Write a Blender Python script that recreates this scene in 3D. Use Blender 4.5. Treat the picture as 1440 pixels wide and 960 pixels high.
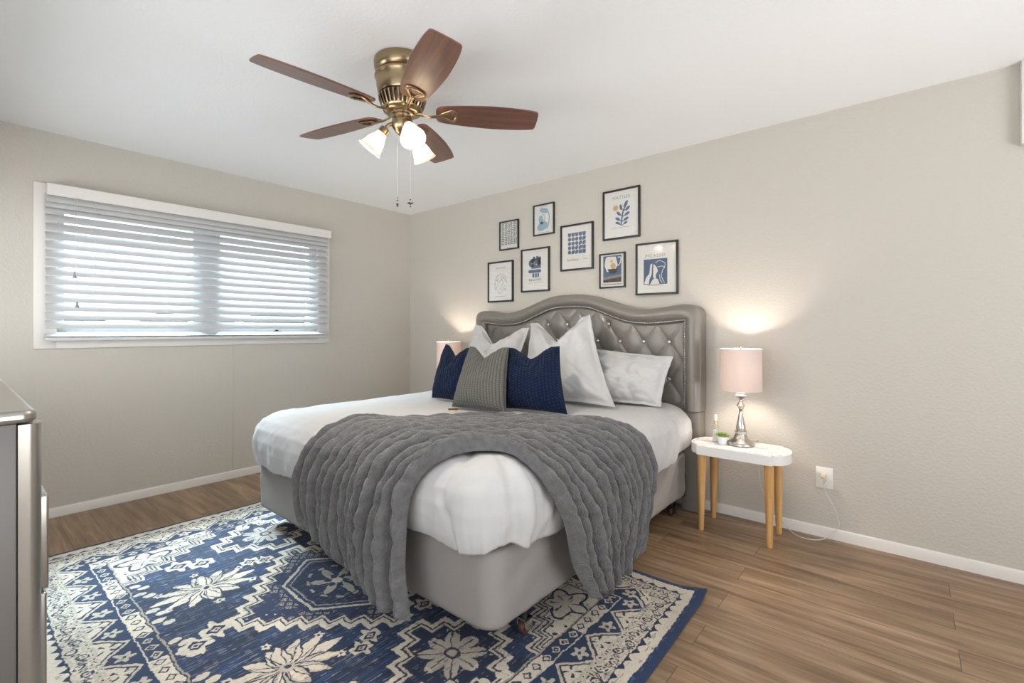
import bpy, bmesh, math, random
import numpy as np
from mathutils import Vector, Matrix, noise
PI = math.pi
random.seed(7)
for o in list(bpy.data.objects): bpy.data.objects.remove(o)
SC = bpy.context.scene
C = SC.collection

# ------------------------------------------------------------------ camera, world, big lights, exposure
cam_data = bpy.data.cameras.new('camera')
cam = bpy.data.objects.new('camera', cam_data); C.objects.link(cam)
cam.location = (4.172, -3.248, 1.19)
cam.rotation_euler = (PI/2, 0, math.radians(40))
cam_data.sensor_fit = 'HORIZONTAL'; cam_data.sensor_width = 36
cam_data.lens = 668/1440*36
cam_data.shift_y = -(480-463.5)/1440
cam_data.clip_start = 0.02
SC.camera = cam
SC.view_settings.view_transform = 'Standard'
SC.view_settings.look = 'None'
SC.view_settings.gamma = 1
SC.view_settings.use_curve_mapping = False
SC.view_settings.exposure = 0.0

world = bpy.data.worlds.new('world'); SC.world = world; world.use_nodes = True
bg = world.node_tree.nodes['Background']
bg.inputs[0].default_value = (0.86, 0.93, 1.0, 1); bg.inputs[1].default_value = 1.6

def area(name, loc, rot, sx, sy, power, col):
    l = bpy.data.lights.new(name, 'AREA'); l.shape = 'RECTANGLE'; l.size = sx; l.size_y = sy
    l.energy = power; l.color = col
    o = bpy.data.objects.new(name, l); C.objects.link(o); o.location = loc; o.rotation_euler = rot
    return o
# added fill lights outside made-up, unseen openings in the walls out of view
# (tilted upwards to brighten the ceiling and far walls)
area('fill_rear', (3.75, -4.55, 0.35), (math.radians(130), 0, 0), 2.4, 1.2, 42, (1.0, 0.98, 0.95))
area('fill_side', (6.75, -2.0, 0.35), (math.radians(130), 0, math.radians(90)), 2.3, 1.2, 108, (0.97, 0.98, 1.0))
area('fill_rear_left', (1.3, -4.5, 1.15), (math.radians(100), 0, 0), 2.0, 0.8, 46, (0.93, 0.97, 1.0))
# skylight falling on the blind from above, outside the window
area('daylight_window', (-2.6, -1.93, 4.5), (0, -math.radians(43), 0), 1.5, 3.2, 2800, (0.66, 0.86, 1.0))
FAN_BULB, LAMP_BULB = 1700.0, 330.0

# ------------------------------------------------------------------ materials
def nmat(name):
    m = bpy.data.materials.new(name); m.use_nodes = True
    return m, m.node_tree.nodes, m.node_tree.links, m.node_tree.nodes['Principled BSDF']
def srgb(r, g, b):
    f = lambda c: c/12.92 if c <= 0.04045 else ((c+0.055)/1.055)**2.4
    return (f(r/255), f(g/255), f(b/255), 1)
def simple(name, col, rough=0.5, metal=0.0, var=0.06, scale=8.0, bump=0.0, bscale=60.0, bdist=0.002, **kw):
    m, N, L, P = nmat(name)
    P.inputs['Roughness'].default_value = rough; P.inputs['Metallic'].default_value = metal
    tc = N.new('ShaderNodeTexCoord')
    nz = N.new('ShaderNodeTexNoise'); nz.inputs['Scale'].default_value = scale; nz.inputs['Detail'].default_value = 4
    L.new(tc.outputs['Object'], nz.inputs['Vector'])
    mx = N.new('ShaderNodeMix'); mx.data_type = 'RGBA'
    mx.inputs[6].default_value = tuple(c*(1-var) for c in col[:3])+(1,)
    mx.inputs[7].default_value = tuple(min(1, c*(1+var)) for c in col[:3])+(1,)
    L.new(nz.outputs[0], mx.inputs[0]); L.new(mx.outputs[2], P.inputs['Base Color'])
    if bump:
        n2 = N.new('ShaderNodeTexNoise'); n2.inputs['Scale'].default_value = bscale; n2.inputs['Detail'].default_value = 3
        L.new(tc.outputs['Object'], n2.inputs['Vector'])
        b = N.new('ShaderNodeBump'); b.inputs['Strength'].default_value = bump; b.inputs['Distance'].default_value = bdist
        L.new(n2.outputs[0], b.inputs['Height']); L.new(b.outputs[0], P.inputs['Normal'])
    for k, v in kw.items(): P.inputs[k.replace('_', ' ')].default_value = v
    return m

def wall_mat(name, col, bump=0.45):
    m, N, L, P = nmat(name)
    P.inputs['Base Color'].default_value = col; P.inputs['Roughness'].default_value = 0.6
    tc = N.new('ShaderNodeTexCoord')
    n1 = N.new('ShaderNodeTexNoise'); n1.inputs['Scale'].default_value = 70; n1.inputs['Detail'].default_value = 3
    L.new(tc.outputs['Object'], n1.inputs['Vector'])
    r = N.new('ShaderNodeMapRange'); r.inputs[1].default_value = 0.42; r.inputs[2].default_value = 0.62
    L.new(n1.outputs[0], r.inputs[0])
    b = N.new('ShaderNodeBump'); b.inputs['Strength'].default_value = bump; b.inputs['Distance'].default_value = 0.0016
    L.new(r.outputs[0], b.inputs['Height']); L.new(b.outputs[0], P.inputs['Normal'])
    return m
M_wall = wall_mat('greige_wall', (0.56, 0.521, 0.462, 1))
M_ceil = wall_mat('white_ceiling', (0.90, 0.905, 0.91, 1), 0.2)
M_trim = simple('trim_white', (0.76, 0.725, 0.68, 1), 0.4, var=0.02)
M_vinyl = simple('white_vinyl', (0.72, 0.75, 0.79, 1), 0.35, var=0.02)
M_slat = simple('blind_slat_white', (0.58, 0.575, 0.57, 1), 0.4, var=0.02)

def floor_material():
    m, N, L, P = nmat('wood_plank_floor')
    tc = N.new('ShaderNodeTexCoord')
    br = N.new('ShaderNodeTexBrick'); br.offset = 0.37; br.offset_frequency = 2; br.squash = 1
    br.inputs['Scale'].default_value = 1; br.inputs['Brick Width'].default_value = 1.22
    br.inputs['Row Height'].default_value = 0.152; br.inputs['Mortar Size'].default_value = 0.0011
    br.inputs['Mortar Smooth'].default_value = 0.2; br.inputs['Bias'].default_value = 0
    br.inputs['Color1'].default_value = (0, 0, 0, 1); br.inputs['Color2'].default_value = (1, 1, 1, 1)
    br.inputs['Mortar'].default_value = (0.5, 0.5, 0.5, 1)
    mp = N.new('ShaderNodeMapping'); mp.inputs['Location'].default_value = (0.12, 0.064, 0)
    L.new(tc.outputs['Object'], mp.inputs[0]); L.new(mp.outputs[0], br.inputs['Vector'])
    # per-plank offset of the grain
    sc = N.new('ShaderNodeVectorMath'); sc.operation = 'MULTIPLY'; sc.inputs[1].default_value = (1.3, 17.0, 1)
    L.new(tc.outputs['Object'], sc.inputs[0])
    ad = N.new('ShaderNodeVectorMath'); ad.operation = 'ADD'
    cm = N.new('ShaderNodeVectorMath'); cm.operation = 'MULTIPLY'; cm.inputs[1].default_value = (9.0, 5.0, 7.0)
    L.new(br.outputs['Color'], cm.inputs[0]); L.new(sc.outputs[0], ad.inputs[0]); L.new(cm.outputs[0], ad.inputs[1])
    g = N.new('ShaderNodeTexNoise'); g.inputs['Scale'].default_value = 1.5; g.inputs['Detail'].default_value = 8
    g.inputs['Roughness'].default_value = 0.62; g.inputs['Distortion'].default_value = 0.35
    L.new(ad.outputs[0], g.inputs['Vector'])
    ramp = N.new('ShaderNodeValToRGB'); e = ramp.color_ramp.elements
    e[0].position = 0.28; e[0].color = (0.135, 0.080, 0.045, 1)
    e[1].position = 0.74; e[1].color = (0.44, 0.305, 0.192, 1)
    k = ramp.color_ramp.elements.new(0.5); k.color = (0.27, 0.172, 0.10, 1)
    L.new(g.outputs[0], ramp.inputs[0])
    hs = N.new('ShaderNodeHueSaturation')
    vr = N.new('ShaderNodeMapRange'); vr.inputs[3].default_value = 0.86; vr.inputs[4].default_value = 1.12
    L.new(br.outputs['Color'], vr.inputs[0]); L.new(vr.outputs[0], hs.inputs['Value']); L.new(ramp.outputs[0], hs.inputs['Color'])
    mx = N.new('ShaderNodeMix'); mx.data_type = 'RGBA'; mx.inputs[7].default_value = (0.06, 0.035, 0.02, 1)
    L.new(br.outputs['Fac'], mx.inputs[0]); L.new(hs.outputs[0], mx.inputs[6]); L.new(mx.outputs[2], P.inputs['Base Color'])
    P.inputs['Roughness'].default_value = 0.34
    b = N.new('ShaderNodeBump'); b.inputs['Strength'].default_value = 0.25; b.inputs['Distance'].default_value = 0.0008
    L.new(g.outputs[0], b.inputs['Height']); L.new(b.outputs[0], P.inputs['Normal'])
    return m
M_floor = floor_material()

def wood(name, dark, light, rough=0.35, stretch=(1.5, 30, 30), axis_scale=1.6):
    m, N, L, P = nmat(name)
    tc = N.new('ShaderNodeTexCoord')
    sc = N.new('ShaderNodeVectorMath'); sc.operation = 'MULTIPLY'; sc.inputs[1].default_value = stretch
    L.new(tc.outputs['Object'], sc.inputs[0])
    g = N.new('ShaderNodeTexNoise'); g.inputs['Scale'].default_value = axis_scale; g.inputs['Detail'].default_value = 6
    g.inputs['Distortion'].default_value = 0.4
    L.new(sc.outputs[0], g.inputs['Vector'])
    r = N.new('ShaderNodeValToRGB'); r.color_ramp.elements[0].position = 0.3; r.color_ramp.elements[0].color = dark
    r.color_ramp.elements[1].position = 0.72; r.color_ramp.elements[1].color = light
    L.new(g.outputs[0], r.inputs[0]); L.new(r.outputs[0], P.inputs['Base Color'])
    P.inputs['Roughness'].default_value = rough
    return m
M_walnut = wood('walnut_blade', (0.075, 0.026, 0.014, 1), (0.20, 0.075, 0.042, 1), 0.36)
M_walnut.node_tree.nodes['Principled BSDF'].inputs['Coat Weight'].default_value = 0.7
M_walnut.node_tree.nodes['Principled BSDF'].inputs['Coat Roughness'].default_value = 0.3
M_pine = wood('honey_pine', (0.52, 0.27, 0.09, 1), (0.74, 0.45, 0.19, 1), 0.4, (30, 30, 2.0))

M_brass = simple('antique_brass', (0.33, 0.245, 0.145, 1), 0.27, 1.0, var=0.18, scale=14)
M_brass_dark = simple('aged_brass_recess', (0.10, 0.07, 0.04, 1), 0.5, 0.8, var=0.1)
M_nickel = simple('brushed_nickel', (0.62, 0.59, 0.55, 1), 0.22, 1.0, var=0.05)
M_steel = simple('dark_steel', (0.05, 0.05, 0.055, 1), 0.45, 0.7)
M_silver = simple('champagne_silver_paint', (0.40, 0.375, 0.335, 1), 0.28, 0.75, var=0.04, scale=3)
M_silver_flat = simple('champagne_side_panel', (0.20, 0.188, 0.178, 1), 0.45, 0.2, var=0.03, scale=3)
M_white_sheet = simple('white_cotton', (0.55, 0.542, 0.538, 1), 0.8, var=0.015, bump=0.12, bscale=500, bdist=0.0005)
M_white_sheet.node_tree.nodes['Principled BSDF'].inputs['Sheen Weight'].default_value = 0.15
M_box = simple('greige_box_spring_cover', (0.30, 0.276, 0.26, 1), 0.75, var=0.03, bump=0.15, bscale=400, bdist=0.0006)
M_leather = simple('pewter_faux_leather', (0.225, 0.205, 0.18, 1), 0.33, 0.12, var=0.05, bump=0.15, bscale=300, bdist=0.0006)
M_fur = simple('grey_plush_fur', (0.142, 0.139, 0.140, 1), 0.9, var=0.45, scale=35, bump=1.0, bscale=130, bdist=0.008)
M_fur.node_tree.nodes['Principled BSDF'].inputs['Sheen Weight'].default_value = 0.3
M_fur.node_tree.nodes['Principled BSDF'].inputs['Sheen Roughness'].default_value = 0.4
M_ntop = simple('white_lacquer', (0.82, 0.81, 0.80, 1), 0.35, var=0.015)
M_white_plastic = simple('white_plastic', (0.80, 0.78, 0.74, 1), 0.35, var=0.01)
M_cord = simple('pale_cord', (0.62, 0.60, 0.56, 1), 0.5, var=0.02)
M_black_frame = simple('black_frame', (0.018, 0.015, 0.013, 1), 0.35, var=0.1)
M_paper = simple('poster_paper', (0.86, 0.80, 0.745, 1), 0.7, var=0.01)
M_ink_blue = simple('ink_blue', (0.10, 0.145, 0.24, 1), 0.8, var=0.05)
M_ink_pale = simple('ink_pale_blue', (0.33, 0.44, 0.54, 1), 0.8, var=0.05)
M_ink_dark = simple('ink_dark', (0.06, 0.06, 0.065, 1), 0.8, var=0.05)
M_ink_orange = simple('ink_orange', (0.72, 0.43, 0.17, 1), 0.8, var=0.05)
M_ink_brown = simple('ink_brown', (0.16, 0.07, 0.045, 1), 0.8, var=0.05)
M_ink_grey = simple('ink_grey', (0.30, 0.28, 0.27, 1), 0.8, var=0.05)
M_gold = simple('gold_metal', (0.80, 0.56, 0.22, 1), 0.25, 1.0)
M_tortoise = simple('tortoiseshell', (0.07, 0.03, 0.012, 1), 0.25, var=0.6, scale=60)
M_leaf = simple('succulent_green', (0.23, 0.34, 0.08, 1), 0.5, var=0.25, scale=60)
M_ceramic = simple('white_ceramic', (0.85, 0.85, 0.84, 1), 0.25, var=0.01)
M_rubber = simple('brown_caster_wheel', (0.10, 0.045, 0.03, 1), 0.5)
M_soil = simple('dark_soil', (0.05, 0.035, 0.02, 1), 0.9, var=0.3, scale=80)

def glass_mat(name, tint=(1, 1, 1, 1), fac=0.08, rough=0.02):
    m = bpy.data.materials.new(name); m.use_nodes = True; N = m.node_tree.nodes; L = m.node_tree.links
    N.remove(N['Principled BSDF']); out = N['Material Output']
    t = N.new('ShaderNodeBsdfTransparent'); t.inputs[0].default_value = tint
    g = N.new('ShaderNodeBsdfGlossy'); g.inputs['Roughness'].default_value = rough
    fr = N.new('ShaderNodeLayerWeight'); fr.inputs[0].default_value = 0.12
    mx = N.new('ShaderNodeMixShader'); mr = N.new('ShaderNodeMapRange'); mr.inputs[3].default_value = 0.045; mr.inputs[4].default_value = 0.6; L.new(fr.outputs['Facing'], mr.inputs[0]); L.new(mr.outputs[0], mx.inputs[0])
    L.new(t.outputs[0], mx.inputs[1]); L.new(g.outputs[0], mx.inputs[2]); L.new(mx.outputs[0], out.inputs[0])
    return m
M_glass = glass_mat('clear_glass', (0.97, 0.98, 0.98, 1))
M_crystal = simple('cut_crystal', (0.85, 0.86, 0.88, 1), 0.05, 0.55, var=0.02)

def translucent(name, col, tfac, tcol):
    m = bpy.data.materials.new(name); m.use_nodes = True; N = m.node_tree.nodes; L = m.node_tree.links
    P = N['Principled BSDF']; P.inputs['Base Color'].default_value = col; P.inputs['Roughness'].default_value = 0.6
    t = N.new('ShaderNodeBsdfTranslucent'); t.inputs[0].default_value = tcol
    n = N.new('ShaderNodeTexNoise'); n.inputs['Scale'].default_value = 300
    b = N.new('ShaderNodeBump'); b.inputs['Strength'].default_value = 0.1; b.inputs['Distance'].default_value = 0.0005
    L.new(n.outputs[0], b.inputs['Height']); L.new(b.outputs[0], P.inputs['Normal'])
    mx = N.new('ShaderNodeMixShader'); mx.inputs[0].default_value = tfac
    L.new(P.outputs[0], mx.inputs[1]); L.new(t.outputs[0], mx.inputs[2]); L.new(mx.outputs[0], N['Material Output'].inputs[0])
    return m
M_shade = translucent('blush_linen_shade', (0.74, 0.64, 0.60, 1), 0.22, (0.84, 0.75, 0.68, 1))
M_frost = translucent('frosted_glass_shade', (0.9, 0.88, 0.84, 1), 0.6, (0.98, 0.94, 0.86, 1))
def emit(name, col, s):
    m = bpy.data.materials.new(name); m.use_nodes = True; N = m.node_tree.nodes; L = m.node_tree.links
    N.remove(N['Principled BSDF']); e = N.new('ShaderNodeEmission'); e.inputs[0].default_value = col; e.inputs[1].default_value = s
    L.new(e.outputs[0], N['Material Output'].inputs[0]); return m
M_fan_bulb = emit('fan_bulb_glow', (1.0, 0.89, 0.74, 1), FAN_BULB)
M_lamp_bulb = emit('lamp_bulb_glow', (1.0, 0.88, 0.75, 1), LAMP_BULB)

def knit(name, col, col2, nu=26, nv=40, depth=0.004, herring=False):
    m, N, L, P = nmat(name)
    P.inputs['Specular IOR Level'].default_value = 0.15; P.inputs['Roughness'].default_value = 0.9; P.inputs['Sheen Weight'].default_value = 0.05
    uv = N.new('ShaderNodeTexCoord'); sp = N.new('ShaderNodeSeparateXYZ'); L.new(uv.outputs['UV'], sp.inputs[0])
    def mth(op, a, b=None):
        n = N.new('ShaderNodeMath'); n.operation = op
        for i, v in enumerate((a, b)):
            if v is None: continue
            if isinstance(v, (int, float)): n.inputs[i].default_value = v
            else: L.new(v, n.inputs[i])
        return n.outputs[0]
    u = mth('MULTIPLY', sp.outputs[0], nu*PI); v = mth('MULTIPLY', sp.outputs[1], nv*PI)
    su = mth('ABSOLUTE', mth('SINE', u))
    # every second wale is shifted half a stitch
    sign = mth('SINE', mth('MULTIPLY', sp.outputs[0], nu*PI))
    sh = mth('MULTIPLY', mth('SIGN', sign), 0.785)
    if herring:
        v2 = mth('ADD', v, mth('MULTIPLY', su, 2.2))
    else:
        v2 = mth('ADD', v, sh)
    sv = mth('ABSOLUTE', mth('SINE', v2))
    h = mth('POWER', mth('MULTIPLY', su, mth('ADD', mth('MULTIPLY', sv, 0.92), 0.08)), 0.6)
    b = N.new('ShaderNodeBump'); b.inputs['Strength'].default_value = 1.0; b.inputs['Distance'].default_value = depth
    L.new(h, b.inputs['Height']); L.new(b.outputs[0], P.inputs['Normal'])
    mx = N.new('ShaderNodeMix'); mx.data_type = 'RGBA'; mx.inputs[6].default_value = col2; mx.inputs[7].default_value = col
    L.new(h, mx.inputs[0]); L.new(mx.outputs[2], P.inputs['Base Color'])
    return m
M_navy = knit('navy_knit', (0.006, 0.018, 0.060, 1), (0.001, 0.003, 0.012, 1), 22, 26, .007)
M_grey_knit = knit('grey_knit', (0.185, 0.18, 0.165, 1), (0.06, 0.06, 0.055, 1), 26, 34, 0.005, True)

def marble():
    m, N, L, P = nmat('white_marble_top')
    tc = N.new('ShaderNodeTexCoord'); n = N.new('ShaderNodeTexNoise'); n.inputs['Scale'].default_value = 9
    n.inputs['Detail'].default_value = 8; n.inputs['Distortion'].default_value = 1.2
    L.new(tc.outputs['Object'], n.inputs['Vector'])
    r = N.new('ShaderNodeValToRGB'); e = r.color_ramp.elements; e[0].position = 0.47; e[0].color = (0.84, 0.835, 0.83, 1)
    e[1].position = 0.53; e[1].color = (0.84, 0.835, 0.83, 1)
    k = e.new(0.5); k.color = (0.58, 0.56, 0.54, 1)
    L.new(n.outputs[0], r.inputs[0]); L.new(r.outputs[0], P.inputs['Base Color']); P.inputs['Roughness'].default_value = 0.25
    return m
M_marble = marble()

# ------------------------------------------------------------------ mesh helpers
def setp(o, label=None, cat=None, group=None, kind=None):
    if label: o['label'] = label
    if cat: o['category'] = cat
    if group: o['group'] = group
    if kind: o['kind'] = kind
    return o
def link(name, me, mat, parent=None):
    o = bpy.data.objects.new(name, me); C.objects.link(o)
    if mat is not None: me.materials.append(mat)
    if parent is not None: o.parent = parent
    return o
def finish(me, smooth=True, angle=40):
    if smooth:
        me.polygons.foreach_set('use_smooth', [True]*len(me.polygons))
        me.set_sharp_from_angle(angle=math.radians(angle))
    me.update()
def raw(name, verts, faces, mat, parent=None, smooth=True, angle=40, recalc=True):
    me = bpy.data.meshes.new(name); me.from_pydata([tuple(v) for v in verts], [], faces)
    if recalc:
        bm = bmesh.new(); bm.from_mesh(me); bmesh.ops.recalc_face_normals(bm, faces=bm.faces); bm.to_mesh(me); bm.free()
    finish(me, smooth, angle)
    return link(name, me, mat, parent)
class MB:
    def __init__(s): s.v = []; s.f = []
    def add(s, v, f, M=None):
        n = len(s.v)
        s.v += [tuple(M @ Vector(p)) if M is not None else tuple(p) for p in v]
        s.f += [tuple(i+n for i in q) for q in f]; return s
    def box(s, x0, x1, y0, y1, z0, z1, bev=0.0, M=None, seg=2):
        bm = bmesh.new(); bmesh.ops.create_cube(bm, size=1)
        for v in bm.verts: v.co = Vector(((x0+x1)/2+v.co.x*(x1-x0), (y0+y1)/2+v.co.y*(y1-y0), (z0+z1)/2+v.co.z*(z1-z0)))
        if bev > 0: bmesh.ops.bevel(bm, geom=bm.edges[:], offset=bev, segments=seg, affect='EDGES', profile=0.5)
        bm.verts.index_update()
        s.add([v.co[:] for v in bm.verts], [tuple(v.index for v in f.verts) for f in bm.faces], M); bm.free(); return s
    def lathe(s, prof, n=32, M=None, center=(0, 0), caps=True):
        v = []; f = []
        for r, z in prof:
            for i in range(n):
                a = 2*PI*i/n; v.append((center[0]+r*math.cos(a), center[1]+r*math.sin(a), z))
        for j in range(len(prof)-1):
            for i in range(n):
                a = j*n+i; b = j*n+(i+1) % n; f.append((a, b, b+n, a+n))
        if caps:
            f.append(tuple(range(n))[::-1]); f.append(tuple((len(prof)-1)*n+i for i in range(n)))
        return s.add(v, f, M)
    def tube(s, pts, r, n=8, closed=False, flat=1.0, up=(0, 0, 1), M=None):
        pts = [Vector(p) for p in pts]; k = len(pts)
        rr = r if isinstance(r, (list, tuple)) else [r]*k
        v = []; f = []; up = Vector(up)
        for i, p in enumerate(pts):
            a = pts[(i-1) % k] if (closed or i > 0) else p; b = pts[(i+1) % k] if (closed or i < k-1) else p
            t = (b-a).normalized(); sd = t.cross(up)
            if sd.length < 1e-3: sd = t.cross(Vector((1, 0, 0)))
            sd.normalize(); nn = sd.cross(t).normalized()
            for j in range(n):
                an = 2*PI*j/n; v.append(tuple(p+sd*rr[i]*math.cos(an)+nn*rr[i]*flat*math.sin(an)))
        m = k if closed else k-1
        for i in range(m):
            for j in range(n):
                a = i*n+j; b = i*n+(j+1) % n; i2 = ((i+1) % k)*n
                f.append((a, b, i2+(j+1) % n, i2+j))
        if not closed: f.append(tuple(range(n))[::-1]); f.append(tuple((k-1)*n+j for j in range(n)))
        return s.add(v, f, M)
    def prism(s, outline, z0, z1, M=None):
        n = len(outline); v = [(x, y, z0) for x, y in outline]+[(x, y, z1) for x, y in outline]
        f = [tuple(range(n))[::-1], tuple(range(n, 2*n))]+[(i, (i+1) % n, n+(i+1) % n, n+i) for i in range(n)]
        return s.add(v, f, M)
    def sphere(s, c, r, n=16, m=10, sc=(1, 1, 1), M=None):
        pr = [(max(1e-4, math.sin(PI*j/m)), -math.cos(PI*j/m)) for j in range(m+1)]
        v = []; f = []
        for a, z in pr:
            for i in range(n):
                v.append((c[0]+r*sc[0]*a*math.cos(2*PI*i/n), c[1]+r*sc[1]*a*math.sin(2*PI*i/n), c[2]+r*sc[2]*z))
        for j in range(m):
            for i in range(n): f.append((j*n+i, j*n+(i+1) % n, (j+1)*n+(i+1) % n, (j+1)*n+i))
        return s.add(v, f, M)
    def build(s, name, mat, parent=None, smooth=True, angle=40, recalc=True):
        return raw(name, s.v, s.f, mat, parent, smooth, angle, recalc)
def empty(name, loc, label, cat, group=None, rz=0):
    o = bpy.data.objects.new(name, None); C.objects.link(o); o.location = loc; o.rotation_euler = (0, 0, rz)
    o.empty_display_size = 0.1
    return setp(o, label, cat, group)
def copy_tree(o, parent=None):
    c = o.copy(); C.objects.link(c); c.parent = parent
    for ch in [x for x in bpy.data.objects if x.parent == o]: copy_tree(ch, c)
    return c
def spline(pts, n=8, closed=False):
    P = [Vector(p) for p in pts]; k = len(P); out = []
    for i in range(k if closed else k-1):
        g = lambda j: P[j % k] if closed else P[max(0, min(k-1, j))]
        a, b, c, d = g(i-1), g(i), g(i+1), g(i+2)
        for q in range(n):
            t = q/n
            out.append(0.5*((2*b)+(-a+c)*t+(2*a-5*b+4*c-d)*t*t+(-a+3*b-3*c+d)*t**3))
    if not closed: out.append(P[-1].copy())
    return out
def interp(xs, ys, x):
    # smooth (monotone-ish) interpolation
    return float(np.interp(x, xs, ys))
def nz(x, y, z=0.0): return noise.noise(Vector((x, y, z)))
def grid_faces(nu, nv, wrap_u=False):
    f = []
    for j in range(nv-1):
        for i in range(nu if wrap_u else nu-1):
            i2 = (i+1) % nu
            f.append((j*nu+i, j*nu+i2, (j+1)*nu+i2, (j+1)*nu+i))
    return f
def struct(o): o['kind'] = 'structure'; return o

# ------------------------------------------------------------------ room
RX, RY, RH = 6.2, -4.1, 2.44
struct(MB().box(-0.14, RX+.14, RY-.14, 0.14, -0.1, 0).build('floor', M_floor, smooth=False))
struct(MB().add([(-.14, -3.74, RH), (2.5, -3.74, RH), (2.5, RY-.14, RH), (RX+.14, RY-.14, RH), (RX+.14, .14, RH), (-.14, .14, RH), (-.14, -3.74, RH+.1), (2.5, -3.74, RH+.1), (2.5, RY-.14, RH+.1), (RX+.14, RY-.14, RH+.1), (RX+.14, .14, RH+.1), (-.14, .14, RH+.1)], [(0, 1, 2, 3, 4, 5), (6, 7, 8, 9, 10, 11)]+[(i, (i+1) % 6, 6+(i+1) % 6, 6+i) for i in range(6)]).build('ceiling', M_ceil, smooth=False))
struct(MB().box(-0.14, RX+.14, 0, 0.14, 0, RH).build('wall_back', M_wall, smooth=False))
OY0, OY1, OZ0, OZ1 = -2.80, -1.06, 1.17, 2.01
w = MB()
w.box(-0.14, 0, RY, OY0, 0, RH).box(-0.14, 0, OY1, 0, 0, RH).box(-0.14, 0, OY0, OY1, 0, OZ0).box(-0.14, 0, OY0, OY1, OZ1, RH)
struct(w.build('wall_left', M_wall, smooth=False))
w = MB().box(0, 2.5, -3.74, -3.62, 0, 1.0).box(0, 2.5, -3.74, -3.62, 1.72, RH).box(0, .25, -3.74, -3.62, 1.0, 1.72).box(2.35, 2.5, -3.74, -3.62, 1.0, 1.72).box(2.4, 2.5, -4.2, -3.74, 0, RH).box(5.0, RX, RY-.1, RY, 0, RH).box(2.5, 5.0, RY-.1, RY, 2.32, RH).box(2.5, 5.0, RY-.1, RY, 0, .35)  # rear openings are made up, unseen, to admit the added fill lights
struct(w.build('wall_front', M_wall, smooth=False))
w = MB().box(RX, RX+.14, RY, -3.15, 0, RH).box(RX, RX+.14, -0.85, 0, 0, RH).box(RX, RX+.14, -3.15, -.85, 0, .35).box(RX, RX+.14, -3.15, -.85, 2.35, RH)  # opening made up out of view for the added side fill light
struct(w.build('wall_right', M_wall, smooth=False))
def baseboard(name, path):
    # profile 6 cm high with eased top, swept straight
    (x0, y0), (x1, y1), (nx, ny) = path
    pr = [(0, 0), (0.013, 0), (0.013, 0.047), (0.010, 0.056), (0.004, 0.060), (0, 0.060)]
    v = [(x0+nx*a, y0+ny*a, z) for a, z in pr]+[(x1+nx*a, y1+ny*a, z) for a, z in pr]
    n = len(pr); f = [(i, (i+1) % n, n+(i+1) % n, n+i) for i in range(n)]+[tuple(range(n)), tuple(range(n, 2*n))]
    return struct(raw(name, v, f, M_trim, smooth=True, angle=30))
baseboard('baseboard_back', ((0, 0), (RX, 0), (0, -1)))
baseboard('baseboard_left', ((0, 0), (0, -3.62), (1, 0)))
# white boxed casing at the far right end of the headboard wall
struct(MB().box(4.565, 5.3, -0.045, 0.0, 2.05, RH, .006).build('trim_1', M_trim))
# painted-over seam below the window
struct(MB().box(0, 0.004, -1.768, -1.760, 0.06, 1.07, .001).build('trim_2', M_wall))

# ------------------------------------------------------------------ window
win = empty('window_1', (0, -1.93, 1.59), None, None); struct(win)
def cbox(name, x0, x1, y0, y1, z0, z1, mat, parent, bev=.003):
    ox, oy, oz = parent.location
    return MB().box(x0-ox, x1-ox, y0-oy, y1-oy, z0-oz, z1-oz, bev).build(name, mat, parent)
cs = MB(); ox, oy, oz = win.location
for b in [(0, .016, -2.90, OY0+.005, 1.07, 2.11), (0, .016, OY1-.005, -.945, 1.07, 2.11),
          (0, .0155, OY0, OY1, 2.005, 2.11), (0, .0155, OY0, OY1, 1.07, 1.175)]:
    cs.box(b[0]-ox, b[1]-ox, b[2]-oy, b[3]-oy, b[4]-oz, b[5]-oz, .003)
cs.build('casing', M_trim, win)
fr = MB()
for b in [(-.11, -.03, OY0, -2.755, OZ0, OZ1), (-.11, -.03, -1.12, OY1, OZ0, OZ1), (-.108, -.031, -2.757, -1.118, 1.95, OZ1), (-.108, -.031, -2.757, -1.118, OZ0, 1.235),
          (-.10, -.035, -2.03, -1.845, OZ0, OZ1)]:
    fr.box(b[0]-ox, b[1]-ox, b[2]-oy, b[3]-oy, b[4]-oz, b[5]-oz, .004)
fr.build('window_frame', M_vinyl, win)
MB().box(-.072-ox, -.068-ox, -2.76-oy, -2.02-oy, 1.23-oz, 1.955-oz).build('window_pane', M_glass, win)
MB().box(-.072-ox, -.068-ox, -1.85-oy, -1.115-oy, 1.23-oz, 1.955-oz).build('window_pane', M_glass, win)
lt = MB().box(-.03-ox, -.012-ox, -1.44-oy, -1.37-oy, 1.168-oz, 1.18-oz, .003); lt.box(-.03-ox, -.005-ox, -1.42-oy, -1.405-oy, 1.176-oz, 1.19-oz, .002)
setp(lt.build('window_latch', M_steel, win), 'dark window latch')

# outside
g = MB().box(-14, -0.3, -12, 9, -0.35, -0.3).build('ground', simple('pale_paving', (0.5, 0.5, 0.48, 1), 0.9, var=0.1, scale=2)); struct(g)
rnd = random.Random(3)
hd = MB()
for i in range(70):
    hd.sphere((-9+rnd.uniform(-.5, .5), -9+i*.22, rnd.uniform(.5, 1.45)), rnd.uniform(.35, .6), 10, 7, (1, 1, .8))
setp(hd.build('hedge', simple('hedge_green', (0.20, 0.27, 0.22, 1), 0.9, var=0.5, scale=6, bump=1, bscale=9, bdist=.2)), 'pale green hedge seen outside through the blind gaps', 'hedge', kind='stuff')

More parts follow.
